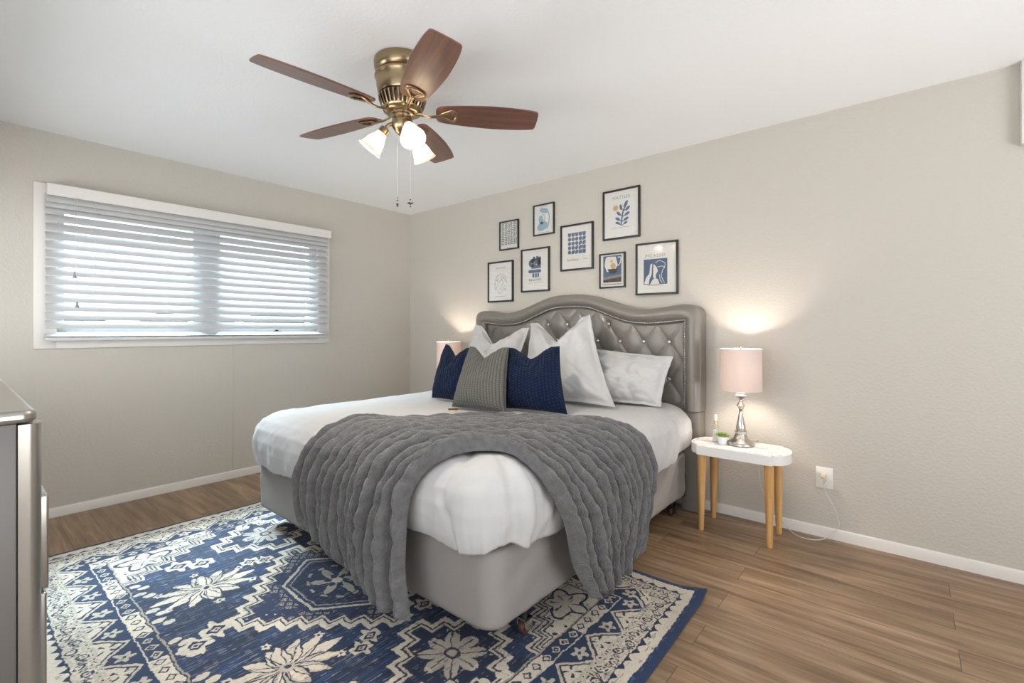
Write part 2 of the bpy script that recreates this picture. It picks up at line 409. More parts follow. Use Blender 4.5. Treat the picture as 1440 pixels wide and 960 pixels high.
# ------------------------------------------------------------------ blind
bl = empty('window_blind', (0.045, -1.92, 2.1), 'white faux wood horizontal blind with valance covering the window', 'blind')
bx, by, bz = bl.location
vp = [(0.028, -.0), (0.028, -.062), (0.022, -.07), (0.012, -.07), (0.012, -.058), (-.0, -.05), (0, -.012), (.008, 0), (.02, .004)]
def valance():
    v = []; n = len(vp)
    for y in (-.925, .955):
        v += [(x+.012, y, z) for x, z in vp]
    f = [(i, (i+1) % n, n+(i+1) % n, n+i) for i in range(n)]+[tuple(range(n)), tuple(range(n, 2*n))]
    m = MB().add(v, f)
    m.box(-.03, .02, -.925, -.913, -.066, 0, .002).box(-.03, .02, .943, .955, -.066, 0, .002)
    return m
valance().build('valance', M_trim, bl, angle=25)
MB().box(-.025, .012, -.885, .945, -.06, -.012, .003).build('headrail', M_slat, bl)
SL_W, TILT, PITCH = .062, math.radians(51), .0558
def slat_mesh():
    n = 8; v = []; f = []
    th = .0028
    for side in (0, 1):
        for i in range(n+1):
            t = -SL_W/2+SL_W*i/n
            c = .0035*(1-(2*i/n-1)**2)
            v += [(t, -.93, c+side*th), (t, .935, c+side*th)]
    a = lambda s, i, e: (s*(n+1)+i)*2+e
    for i in range(n):
        f.append((a(0, i, 0), a(0, i, 1), a(0, i+1, 1), a(0, i+1, 0)))
        f.append((a(1, i, 0), a(1, i+1, 0), a(1, i+1, 1), a(1, i, 1)))
        for e in (0, 1): f.append((a(0, i, e), a(0, i+1, e), a(1, i+1, e), a(1, i, e)))
    for i in (0, n): f.append((a(0, i, 0), a(0, i, 1), a(1, i, 1), a(1, i, 0)))
    return v, f
v, f = slat_mesh()
first = None
for k in range(14):
    if first is None: s = first = raw('slat', v, f, M_slat, bl, angle=50)
    else:
        s = first.copy(); C.objects.link(s)
    s.location = (.002, 0, 1.935-PITCH*k-bz+.012)
    s.rotation_euler = (0, TILT, 0)
# the closed slats stacked tight at top and bottom
for z in (2.03, 1.995):
    s = first.copy(); C.objects.link(s); s.location = (.002, 0, z-bz-.012); s.rotation_euler = (0, math.radians(62), 0)
MB().box(-.02, .032, -.93, .935, 1.118-bz, 1.142-bz, .006).build('bottom_rail', M_slat, bl)
s = first.copy(); C.objects.link(s); s.location = (.004, 0, 1.158-bz); s.rotation_euler = (0, math.radians(20), 0)
for y in (-2.62, -2.22, -1.62, -1.22):
    MB().tube([(.032, y-by, -.06), (.032, y-by, 1.13-bz)], .0009, 5).tube([(-.024, y-by, -.06), (-.024, y-by, 1.13-bz)], .0009, 5).build('ladder_cord', M_cord, bl)
for y, z in ((-2.72, 1.524), (-2.708, 1.335)):
    c_ = MB().tube([(.040, y-by, -.05), (.040, y-by, z-bz+.03)], .0011, 6).build('pull_cord', M_cord, bl)
    MB().lathe([(.003, .035), (.005, .03), (.006, .015), (.0105, 0), (.009, -.004)], 12, Matrix.Translation((.040, y-by, z-bz))).build('tassel', M_ink_grey, c_)

# ------------------------------------------------------------------ rug
RUGX, RUGY = 2.76, 2.02
RCX, RCY = 2.10, -2.06
def rug_image():
    W, H = 1656, 1212
    rs = np.random.RandomState(5)
    X, Y = np.meshgrid((np.arange(W)+.5)/W*RUGX-RUGX/2, (np.arange(H)+.5)/H*RUGY-RUGY/2)
    def nse(nx, ny, seed):
        r = np.random.RandomState(seed).rand(ny+1, nx+1)
        gx = np.linspace(0, nx-1e-6, W); gy = np.linspace(0, ny-1e-6, H)
        ix = gx.astype(int); iy = gy.astype(int); fx = gx-ix; fy = gy-iy
        fx = fx*fx*(3-2*fx); fy = fy*fy*(3-2*fy)
        a = r[iy][:, ix]; b = r[iy][:, ix+1]; c = r[iy+1][:, ix]; d = r[iy+1][:, ix+1]
        return (a*(1-fx)+b*fx)*(1-fy)[:, None]+(c*(1-fx)+d*fx)*fy[:, None]
    X = X+(nse(300, 200, 11)-.5)*.006; Y = Y+(nse(300, 200, 12)-.5)*.006
    X = X+(nse(60, 40, 21)-.5)*.010; Y = Y+(nse(60, 40, 22)-.5)*.010
    ax, ay = np.abs(X), np.abs(Y)
    ex, ey = RUGX/2-ax, RUGY/2-ay
    e = np.minimum(ex, ey); s = np.where(ex < ey, Y, X)
    tri = lambda t: np.abs(((t) % 1.0)*2-1)          # 1 at integers, 0 midway
    navy = np.array([.0105, .029, .078]); navy2 = np.array([.008, .016, .05]); cream = np.array([.66, .585, .475]); tan = np.array([.36, .315, .26]); blk = np.array([.02, .024, .045])
    img = np.zeros((H, W, 3)); img[:] = navy
    def put(mask, col): img[mask] = col
    # ---- field streaks running across the short side
    st = nse(820, 22, 1); st2 = nse(1000, 34, 2); st3 = nse(260, 10, 3)
    put(st3 > .58, navy*.5); put((st > .74), navy*2.1); put((st < .22), blk); put(st2 > .90, np.array([.22, .25, .30]))
    # ---- central stepped medallion
    def stairs(u, w, su_, sw_, n, d): return (np.floor((u+d)/su_)+np.floor((w+d)/sw_)) <= n
    def zigzag(u, w, su_, sw_, n, bands, ok=True):
        for a, b, c in bands: put(stairs(u, w, su_, sw_, n, a) & ~stairs(u, w, su_, sw_, n, b) & ok, c)
    inner = stairs(ax, ay, .0625, .057, 7, .05)
    put(inner, navy2*1.3)
    hx = np.maximum(ay/.19, ax/.30+ay/.36)
    # small diamonds between the zigzag and the hexagon
    cell = .052; cu = ((X+Y*1.1)/cell) % 1-.5; cv = ((X-Y*1.1)/cell) % 1-.5
    dd = np.maximum(np.abs(cu), np.abs(cv)); ring = (dd > .22) & (dd < .33)
    put(inner & (hx > 1.12) & (hx < 1.55) & ring & (nse(30, 22, 8) > .42), tan)
    put(inner & (dd < .10) & (hx > 1.12) & (nse(30, 22, 8) > .42), cream*.8)
    for a, b, c in [(.97, 1.03, cream*.85), (.87, .90, tan)]: put((hx > a) & (hx < b) & inner, c)
    put(hx < .82, navy2)
    r = np.hypot(X/1.25, Y); th = np.arctan2(Y, X/1.25)
    put((hx < .8) & (r < .115*(.62+.38*np.cos(6*th))) , tan); put((hx < .8) & (r < .055*(.7+.3*np.cos(6*th+1))), navy2); put(r < .022, cream*.8)
    put((hx < .8) & (np.abs(r-.125) < .006) & (np.cos(12*th) > .1), tan)
    zigzag(ax, ay, .0625, .057, 7, [(0, .024, cream), (.024, .031, blk), (.031, .041, cream*.9), (.041, .048, blk)])
    # ---- end medallions
    px = np.abs(ax-.79)
    em = stairs(px, ay, .062, .066, 3, .0)
    put(em, navy); put(stairs(px, ay, .062, .066, 3, .045), navy2)
    r = np.hypot(px, ay); th = np.arctan2(ay, px)
    star = (r < .125*(.50+.50*np.abs(np.cos(4*th))**.7)) & em
    put(star, tan*1.2); put(star & (np.abs(np.sin(4*th)) < .14) & (r > .03), blk); put(star & (r < .030) & (r > .018), blk)
    sqd = np.maximum(px, ay)
    put(em & (sqd < .118) & (sqd > .106) & (np.cos(8*th) > .2), cream*.8)
    zigzag(px, ay, .062, .066, 3, [(0, .020, cream), (.020, .028, blk), (.028, .038, cream*.85), (.038, .045, blk)])
    # ---- big flowers, one per quadrant
    def petal(qx, qy, a, L0, L1, wd, col, vein=None):
        p = qx*np.cos(a)+qy*np.sin(a); q = -qx*np.sin(a)+qy*np.cos(a)
        t = np.clip((p-L0)/(L1-L0), 0, 1)
        m = (np.abs(q) < wd*np.sin(PI*t**.8)**.8) & (p > L0) & (p < L1)
        put(m, col)
        if vein is not None: put(m & (np.abs(q) < wd*.62*np.sin(PI*t**.8)**.8) & (p > L0+.02) & (p < L1-.022), vein)
    def flower(cx, cy, R):
        qx, qy = (ax-cx), (ay-cy)
        for k, (a, l, wd) in enumerate([(1.57, 1.15, .030), (1.15, 1.02, .026), (1.99, 1.02, .026), (.68, .86, .026), (2.46, .86, .026), (.12, .72, .028), (3.02, .72, .028)]):
            for sg in (1, -1):
                petal(qx, qy, sg*a, .012, R*l, wd+.006, navy2); 
                petal(qx, qy, sg*a, .012, R*l, wd, tan*1.35 if k % 2 else cream, cream)
        for k in range(12):
            a = k*PI/6+.26; p = qx*np.cos(a)+qy*np.sin(a); q = -qx*np.sin(a)+qy*np.cos(a)
            put((np.abs(q) < .0022) & (p > .02) & (p < R*.75), blk)
        r = np.hypot(qx, qy); put(r < .026, tan*1.4); put(r < .012, navy2)
        for k in range(6):
            a = k*PI/3; dx, dy = qx-R*.98*np.cos(a)*.9, qy-R*1.02*np.sin(a)
            rr = np.hypot(dx, dy); thk = np.arctan2(dy, dx)
            put(rr < .021*(.8+.2*np.cos(5*thk)), cream*.92); put(rr < .006, navy2)
    flower(.40, .42, .185)
    # ---- small paired motifs
    def knot(cx, cy, R):
        for sg in (-1, 1):
            qx, qy = ax-cx-sg*R*.35, ay-cy-sg*R*.55
            if cx == 0: qx = X-sg*R*.35
            r = np.abs(qx)/.95+np.abs(qy)/1.1
            put(r < R*(.84+.16*np.cos(6*np.arctan2(qy, qx))), cream*.95); put((r < R*.46), navy2); put(r < R*.24, cream*.8); put(r < R*.10, navy2)
    knot(0, .545, .075); knot(.70, .40, .078); knot(.49, .165, .056)
    # ---- corner spandrels with stepped inner edge
    u1 = (1.03-ax); u2 = (.66-ay)
    fld = e > .352
    st0 = lambda d: stairs(u1, u2, .056, .078, 5, d)
    sp = fld & st0(.05)
    put(sp, cream)
    rr = np.hypot(ax-.93, (ay-.53)*.9); thh = np.arctan2(ay-.53, ax-.93)
    put(sp & (np.abs(rr-.085-.022*np.cos(5*thh)) < .008), navy2)
    put(sp & (np.abs(np.cos(3*thh)) < .20) & (rr > .02) & (rr < .062), navy2)
    put(sp & (np.cos(X*80+.5)*np.cos(Y*95) > .80) & (rr > .11), navy2)
    zigzag(u1, u2, .056, .078, 5, [(0, .012, cream*.95), (.012, .019, blk), (.019, .029, cream*.8), (.029, .036, blk), (.036, .044, cream*.9), (.044, .05, blk)], fld)
    corner = st0(-.01)
    # ---- ovals along the field edge
    per = .098; q = (s/per) % 1-.5; io = e-.392
    for o1, o2 in ((-.2, -.012), (.22, .012)):
        m = (((q-o1)*per/.0165)**2+((io-o2)/.0235)**2) < 1
        put(m & ~corner & fld & ((np.floor(s/per) % 3) != 1), cream*.95)
    # ---- border
    bd = e <= .352
    put(bd, cream*.62)
    put((e <= .352) & (e > .345), tan); put((e <= .345) & (e > .340), blk)
    # diamond band
    band = (e <= .340) & (e > .288); per = .058
    seg = (np.floor(s/(per*3.5)) % 2) == 0
    put(band & seg, cream); put(band & ~seg, navy)
    dq = np.abs((s/per) % 1-.5)*per/.022+np.abs(e-.314)/.021
    put(band & (dq < 1) & seg, blk); put(band & (dq < .62) & seg, cream)
    put(band & (dq < 1) & ~seg, cream*.85); put(band & (dq < .6) & ~seg, navy2); put(band & (dq < .25), cream*.8)
    put((e <= .288) & (e > .283), cream*.95)
    # triangles
    tb = (e <= .283) & (e > .150)
    T = tri(s/.202)
    edge = .168+.100*T
    put(tb, navy)
    put(tb & (e < edge), cream); put(tb & (e-edge > -.019) & (e-edge < -.008), blk); put(tb & (e-edge > -.008) & (e-edge < .007), cream*.85)
    sq = ((s/.202+.5) % 1-.5)*.202
    th = np.arctan2(e-.205, sq); r = np.hypot(sq, e-.205)
    put(tb & (e < edge-.015) & (r < .036) & (r > .010) & (np.abs(np.cos(2.0*th+.3)) < .33), blk)
    sq2 = ((s/.202) % 1-.5)*.202; th = np.arctan2(e-.235, sq2); r = np.hypot(sq2, e-.235)
    put(tb & (r < .036*(.75+.25*np.cos(5*th))), cream*.8); put(tb & (r < .008), navy)
    # lace
    lb = (e <= .176) & (e > .082)
    put(lb & ((e < .160) | (e < edge-.01)), cream*.78)
    c1 = .062; lu = ((s/c1) % 1-.5)*c1; lv = e-.128-.010*np.sin(s*52)
    r = np.hypot(lu, lv); th = np.arctan2(lv, lu)
    put(lb & (np.abs(r-.024-.003*np.cos(6*th)) < .0035), cream); put(lb & (np.abs(r-.0155) < .0032), blk)
    put(lb & (r < .008), cream); put(lb & (r < .004), blk); put(lb & (nse(330, 250, 41) > .80), blk*1.5); put(lb & (nse(400, 300, 42) > .78), cream*1.05)
    c2 = .031; lu = ((s/c2) % 1-.5)*c2
    for off in (.094, .162):
        rr2 = np.hypot(lu, e-off); put(lb & (rr2 < .0085), cream*.95); put(lb & (rr2 < .004), blk)
    lu = (((s/c1)+.5) % 1-.5)*c1; rr2 = np.hypot(lu*1.2, lv); put(lb & (rr2 < .010), blk); put(lb & (rr2 < .0055), tan*1.3)
    # scalloped cream line and plain navy edge
    sb = (e <= .096) & (e > .040); sc_ = .072+.020*np.abs(np.sin(PI*s/.055))
    put(sb, navy2); put(sb & (e < sc_), cream)
    put(e <= .040, navy)
    put((e <= .034) & (e > .028) & (np.sin(s*90) > .2), navy*2.6)
    # worn weave: dark/light flecks that follow the weft
    wear = nse(900, 90, 31)*.6+nse(80, 60, 32)*.4
    fleck = (wear > .74)
    img[fleck] = img[fleck]*.45+navy*.55
    fl2 = (nse(1000, 60, 33) > .90) & fld; img[fl2] = img[fl2]*.3+tan*.7
    fl3 = (nse(1000, 60, 34) > .88) & fld & (nse(40, 30, 35) > .5); img[fl3] = img[fl3]*.45+tan*.4
    grey = nse(24, 18, 36)[..., None]
    lum = img.mean(axis=2, keepdims=True)
    img = img*(.86+.28*grey)
    img = img*(.9+.2*nse(800, 600, 37)[..., None])
    im = bpy.data.images.new('rug_weave', W, H, float_buffer=True, is_data=False)
    im.colorspace_settings.name = 'Linear Rec.709'
    buf = np.ones((H, W, 4), np.float32); buf[..., :3] = np.clip(img, 0, 1)
    im.pixels.foreach_set(buf.ravel()); im.update(); im.pack()
    return im
def make_rug():
    m, N, L, P = nmat('rug_pile')
    ti = N.new('ShaderNodeTexImage'); ti.image = rug_image(); ti.interpolation = 'Cubic'
    uv = N.new('ShaderNodeTexCoord'); L.new(uv.outputs['UV'], ti.inputs[0]); L.new(ti.outputs[0], P.inputs['Base Color'])
    P.inputs['Roughness'].default_value = .85; P.inputs['Sheen Weight'].default_value = .1
    n = N.new('ShaderNodeTexNoise'); n.inputs['Scale'].default_value = 420; L.new(uv.outputs['Object'], n.inputs['Vector'])
    b = N.new('ShaderNodeBump'); b.inputs['Strength'].default_value = .5; b.inputs['Distance'].default_value = .0015
    L.new(n.outputs[0], b.inputs['Height']); L.new(b.outputs[0], P.inputs['Normal'])
    nu, nv = 139, 102; v = []; uvs = []
    for j in range(nv):
        for i in range(nu):
            a, c = i/(nu-1), j/(nv-1)
            x, y = (a-.5)*RUGX, (c-.5)*RUGY
            ed = min(RUGX/2-abs(x), RUGY/2-abs(y))
            z = .009*min(1, (ed/.006+.25))
            d = math.hypot(RUGX/2-x, RUGY/2-y); z += .026*max(0, 1-d/.16)**1.5
            z += .006*max(0, 1-(RUGX/2-x)/.07)*(.5+.5*math.sin(y*9+1))
            x += .008*math.sin(y*3+1)*(x/RUGX*2)**8; y += .006*math.sin(x*4)*(y/RUGY*2)**8
            v.append((x, y, z)); uvs.append((a, c))
    n0 = len(v); f = grid_faces(nu, nv)
    v2 = [(x, y, .0005+max(0, z-.012)) for x, y, z in v]
    f2 = [tuple(i+n0 for i in q)[::-1] for q in f]
    rim = [i for i in range(nu)]+[nu-1+j*nu for j in range(1, nv)]+[(nv-1)*nu+i for i in range(nu-2, -1, -1)]+[j*nu for j in range(nv-2, 0, -1)]
    f3 = [(rim[k], rim[k-1], rim[k-1]+n0, rim[k]+n0) for k in range(len(rim))]
    me = bpy.data.meshes.new('area_rug'); me.from_pydata(v+v2, [], f+f2+f3)
    ul = me.uv_layers.new(name='UVMap'); allv = uvs+uvs
    idx = np.zeros(len(me.loops), np.int32); me.loops.foreach_get('vertex_index', idx)
    ul.data.foreach_set('uv', np.array(allv, np.float32)[idx].ravel())
    finish(me, True, 50)
    o = link('area_rug', me, m); o.location = (RCX, RCY, 0.001)
    setp(o, 'navy blue and cream area rug with medallions and patterned border under the bed', 'rug')
make_rug()

# ------------------------------------------------------------------ bed
bed = empty('bed', (2.10, -1.05, 0), 'large upholstered bed with grey tufted headboard and greige covered box spring', 'bed')
BX, BY = bed.location.x, bed.location.y
HC = 2.125-BX; HY = -BY           # headboard centre in local x, wall plane in local y
OD = [0, .1, .2, .3, .4, .5, .62, .75, .87, .94, .985, 1.005, 1.01]
OZ = [1.463, 1.461, 1.445, 1.415, 1.382, 1.352, 1.334, 1.341, 1.357, 1.355, 1.338, 1.310, 1.28]
ID = [0, .1, .21, .35, .48, .62, .76, .905]
IZ = [1.370, 1.368, 1.350, 1.298, 1.254, 1.237, 1.242, 1.256]
def smooth_curve(D, Z, n):
    pts = spline([(d, z, 0) for d, z in zip(D, Z)], n)
    return [(p.x, p.y) for p in pts]
outer_r = smooth_curve(OD, OZ, 6)+[(1.01, z) for z in (1.2, 1.0, .85, .72, .66)]
inner_r = smooth_curve(ID, IZ, 9)
inner_top = inner_r[:]
inner_r = inner_r+[(.905, z) for z in (1.15, 1.0, .85, .72, .66)]
def resample(pts, n, split):
    # n samples on the top run, fixed tail
    top = pts[:split]; tail = pts[split:]
    L = [0]
    for a, b in zip(top, top[1:]): L.append(L[-1]+math.hypot(b[0]-a[0], b[1]-a[1]))
    out = [(float(np.interp(t*L[-1], L, [p[0] for p in top])), float(np.interp(t*L[-1], L, [p[1] for p in top]))) for t in np.linspace(0, 1, n)]
    return out+tail
no = len(outer_r)-5; ni = len(inner_r)-5
O_ = resample(outer_r, 60, no); I_ = resample(inner_r, 60, ni)
loopO = [(-d, z) for d, z in O_[::-1]]+O_[1:]; loopI = [(-d, z) for d, z in I_[::-1]]+I_[1:]
hb = None
def border():
    nw = 14; v = []
    prof = []
    for k in range(nw+1):
        w = k/nw
        prof.append((w, .088+.062*math.sin(PI*min(1, w*.93+.04))**.55))
    prof += [(1.0, .10), (1.0, .05), (.99, .012), (.0, .012)]
    m = len(prof)
    for (ox_, oz_), (ix_, iz_) in zip(loopO, loopI):
        for k, (w, dpt) in enumerate(prof):
            if w == 1.0 or k > nw: pass
            dp = dpt
            if k == nw: dp = .118
            wr = .0015*nz(ox_*9+w*2, oz_*9, 3) if 0 < k < nw else 0
            v.append((HC+ix_+(ox_-ix_)*w, HY-dp-wr, iz_+(oz_-iz_)*w))
    f = []
    for j in range(len(loopO)-1):
        for k in range(m):
            f.append((j*m+k, j*m+(k+1) % m, (j+1)*m+(k+1) % m, (j+1)*m+k))
    f.append(tuple(range(m))); f.append(tuple((len(loopO)-1)*m+k for k in range(m)))
    return v, f
v, f = border()
hb = raw('headboard', v, f, M_leather, bed, angle=60)
# tufted panel
def ztop(x): return interp([p[0] for p in inner_top], [p[1] for p in inner_top], abs(x-HC))
TX0, TZ0, TDX, TDZ = 2.092-BX, 1.232, .183, .251
def tuft(x, z):
    p = (x-TX0)/TDX; q = (z-TZ0)/TDZ
    a, b = p+q, p-q
    sa, sb = abs(math.sin(PI*a)), abs(math.sin(PI*b))
    puff = (sa*sb)**.5
    crease = min(sa, sb)
    # distance to nearest button
    da, db = a-round(a), b-round(b)
    dx = (da+db)/2*TDX; dz = (da-db)/2*TDZ
    dist = math.hypot(dx, dz)
    return .010*puff+.003*min(1, crease*3)-.014*math.exp(-(dist/.022)**2)
nu, nv = 300, 110; v = []
for j in range(nv):
    for i in range(nu):
        x = HC-.905+1.81*i/(nu-1); zt = ztop(x); z0 = .52
        z = z0+(zt-z0)*j/(nv-1)
        ed = min(.905-abs(x-HC), (zt-z))
        k = min(1, ed/.07)
        h = tuft(x, z)*k+.012*(1-k)*0+.01*min(1, ed/.02)
        v.append((x, HY-.080-h, z))
raw('tufted_panel', v, grid_faces(nu, nv), M_leather, hb, recalc=False, angle=80)
hp = bpy.data.objects['tufted_panel']
me = hp.data
if me.polygons[0].normal.y > 0: me.flip_normals()
# nailhead trim along the inner border edge
nt = MB()
L = [0]
for a, b in zip(loopI, loopI[1:]): L.append(L[-1]+math.hypot(b[0]-a[0], b[1]-a[1]))
k = 0.0
while k < L[-1]:
    x = float(np.interp(k, L, [p[0] for p in loopI])); z = float(np.interp(k, L, [p[1] for p in loopI]))
    nt.sphere((HC+x, HY-.114, z), .0066, 8, 5, (1, .8, 1)); k += .0155
setp(nt.build('nailhead_trim', M_nickel, hb), 'silver nailhead trim')
bt0 = None
for r_ in range(0, 7):
    z = TZ0-r_*TDZ/2
    for c_ in range(-6, 7):
        x = TX0+(c_+(.5 if r_ % 2 else 0))*TDX
        if abs(x-HC) > .84 or z > ztop(x)-.03 or z < .75: continue
        if bt0 is None:
            bt0 = MB().lathe([(.0005, -.006), (.008, -.002), (.011, .002), (.0095, .007), (.005, .010), (.0005, .0105)], 10, Matrix.Rotation(PI/2, 4, 'X')).build('tufting_button', M_crystal, hb, smooth=False)
            b_ = bt0; setp(b_, 'clear crystal tufting button')
        else: b_ = bt0.copy(); C.objects.link(b_)
        b_.location = (x, HY-.086, z)
for sx in (-1, 1):
    xa, xb = (HC+.885, HC+1.008) if sx > 0 else (HC-1.008, HC-.885)
    MB().box(xa, xb, HY-.128, HY-.014, .0, .658, .014, seg=3).build('headboard_leg', M_leather, bed)
# box spring: rounded-corner fitted cover, slight sag and creases
def roundrect(x0, x1, y0, y1, r, n=10, sub=24):
    pts = []
    for cx, cy, a0 in ((x1-r, y1-r, 0), (x0+r, y1-r, PI/2), (x0+r, y0+r, PI), (x1-r, y0+r, 3*PI/2)):
        for i in range(n+1):
            a = a0+PI/2*i/n; pts.append((cx+r*math.cos(a), cy+r*math.sin(a)))
    out = []
    for i, p in enumerate(pts):
        q = pts[(i+1) % len(pts)]; d = math.hypot(q[0]-p[0], q[1]-p[1]); k = max(1, int(d/.03))
        for j in range(k): out.append((p[0]+(q[0]-p[0])*j/k, p[1]+(q[1]-p[1])*j/k))
    return out
bs_out = roundrect(1.125-BX, 3.065-BX, -2.035-BY, -.145-BY, .075)
v = []; nb = len(bs_out)
zs = [.137, .130, .133, .145, .16, .18, .20, .22, .24, .26, .28, .30, .32, .34, .355, .37, .395, .405, .408]
ins = [.05, .03, .008, .002, .001, 0, 0, 0, 0, 0, 0, 0, 0, 0, 0, .001, .006, .02, .05]
cxm, cym = 2.095-BX, -1.09-BY
for z, q in zip(zs, ins):
    for i, (x, y) in enumerate(bs_out):
        s = i*.03
        d = .0
        sidek = 1.0 if (x > 3.0-BX and y > -1.95-BY) or x < 1.2-BX else .22
        dl = sidek*.005*nz(s*3.1+z*14, z*6, 2)+sidek*.007*nz((s-z*2.2)*7, (s+z)*.8, 5)+sidek*.004*nz((s-z*1.6)*22, s*1.2, 9)
        nx, ny = (x-cxm), (y-cym); l = math.hypot(nx, ny)
        sag = -.012*max(0, 1-(z-.13)/.05)*(.5+.5*math.sin(s*1.3)) if z < .18 else 0
        v.append((x-nx/l*(q-dl), y-ny/l*(q-dl), z+sag*.6))
f = grid_faces(nb, len(zs), True)+[tuple(range(nb))[::-1], tuple((len(zs)-1)*nb+i for i in range(nb))]
raw('box_spring', v, f, M_box, bed, angle=80)
# metal frame
fm = MB()
for b in [(1.20, 3.00, -2.0, -1.97), (1.20, 3.0, -.22, -.19), (1.16, 1.19, -1.99, -.12), (3.0, 3.03, -1.99, -.12), (2.08, 2.11, -1.99, -.12)]:
    fm.box(b[0]-BX, b[1]-BX, b[2]-BY, b[3]-BY, .105, .132, .002)
fm.box(2.98-BX, 3.04-BX, -.16-BY, -.12-BY, .10, .30, .002)
fm.build('metal_frame', M_steel, bed)
for (cx, cy) in ((3.02, -1.80), (1.17, -1.80), (3.0, -.26), (1.17, -.26), (2.095, -1.80)):
    zf = .0105 if cy < -1.1 else .0
    lg = MB().tube([(cx-BX, cy-BY, .07), (cx-BX, cy-BY, .118)], .012, 10).build('frame_leg', M_steel, bed)
    ca = MB().box(cx-.022-BX, cx-.016-BX, cy-.02-BY, cy+.025-BY, zf+.02, .075, .001).box(cx+.016-BX, cx+.022-BX, cy-.02-BY, cy+.025-BY, zf+.02, .075, .001).box(cx-.022-BX, cx+.022-BX, cy-.02-BY, cy+.025-BY, .068, .075, .001)
    ca = ca.build('caster_fork', M_nickel if cy < -1 and cx > 2.5 else M_steel, lg)
    MB().lathe([(.0245, -.013), (.027, -.008), (.027, .008), (.0245, .013)], 20, Matrix.Translation((cx-BX, cy-BY, zf+.0275)) @ Matrix.Rotation(PI/2, 4, 'Y')).build('caster_wheel', M_rubber, lg)

# mattress
mt = MB().box(-.93, .93, -.90, .93, .001, .235, .05, seg=4).build('mattress', M_white_sheet)
mt.location = (2.095, -1.10, .412)
setp(mt, 'thick white mattress on the box spring beneath the white duvet', 'mattress')

# ------------------------------------------------------------------ draped cloth surface over the mattress
CX0, CX1, CYF = 1.275, 2.925, -1.89        # core rectangle (left, right, foot)
ZT = .700
PROF_D = [(0, 0), (.05, .002), (.10, .014), (.15, .042), (.19, .088), (.208, .150), (.206, .205), (.196, .26), (.178, .315), (.165, .36)]
PROF_B = [(0, 0), (.05, .002), (.10, .012), (.15, .036), (.195, .076), (.228, .140), (.240, .22), (.243, .32), (.244, .9)]
def prof_fn(P):
    L = [0]
    for a, b in zip(P, P[1:]): L.append(L[-1]+math.hypot(b[0]-a[0], b[1]-a[1]))
    o = [p[0] for p in P]; d = [p[1] for p in P]
    return lambda l: (float(np.interp(l, L, o)), float(np.interp(l, L, d)))
fD, fB = prof_fn(PROF_D), prof_fn(PROF_B)
def drape(X, Y, off, fn):
    cx = min(max(X, CX0), CX1); cy = max(Y, CYF)
    dx, dy = X-cx, Y-cy; l = math.hypot(dx, dy)
    if l < 1e-9: return Vector((X, Y, ZT+off))
    nx, ny = dx/l, dy/l
    o, d = fn(l); o2, d2 = fn(l+.004); o1, d1 = fn(max(0, l-.004))
    to, td = (o2-o1), (d2-d1); q = math.hypot(to, td); 
    no_, nz_ = (td/q, to/q)
    return Vector((cx+nx*(o+off*no_), cy+ny*(o+off*no_), ZT-d+off*nz_))

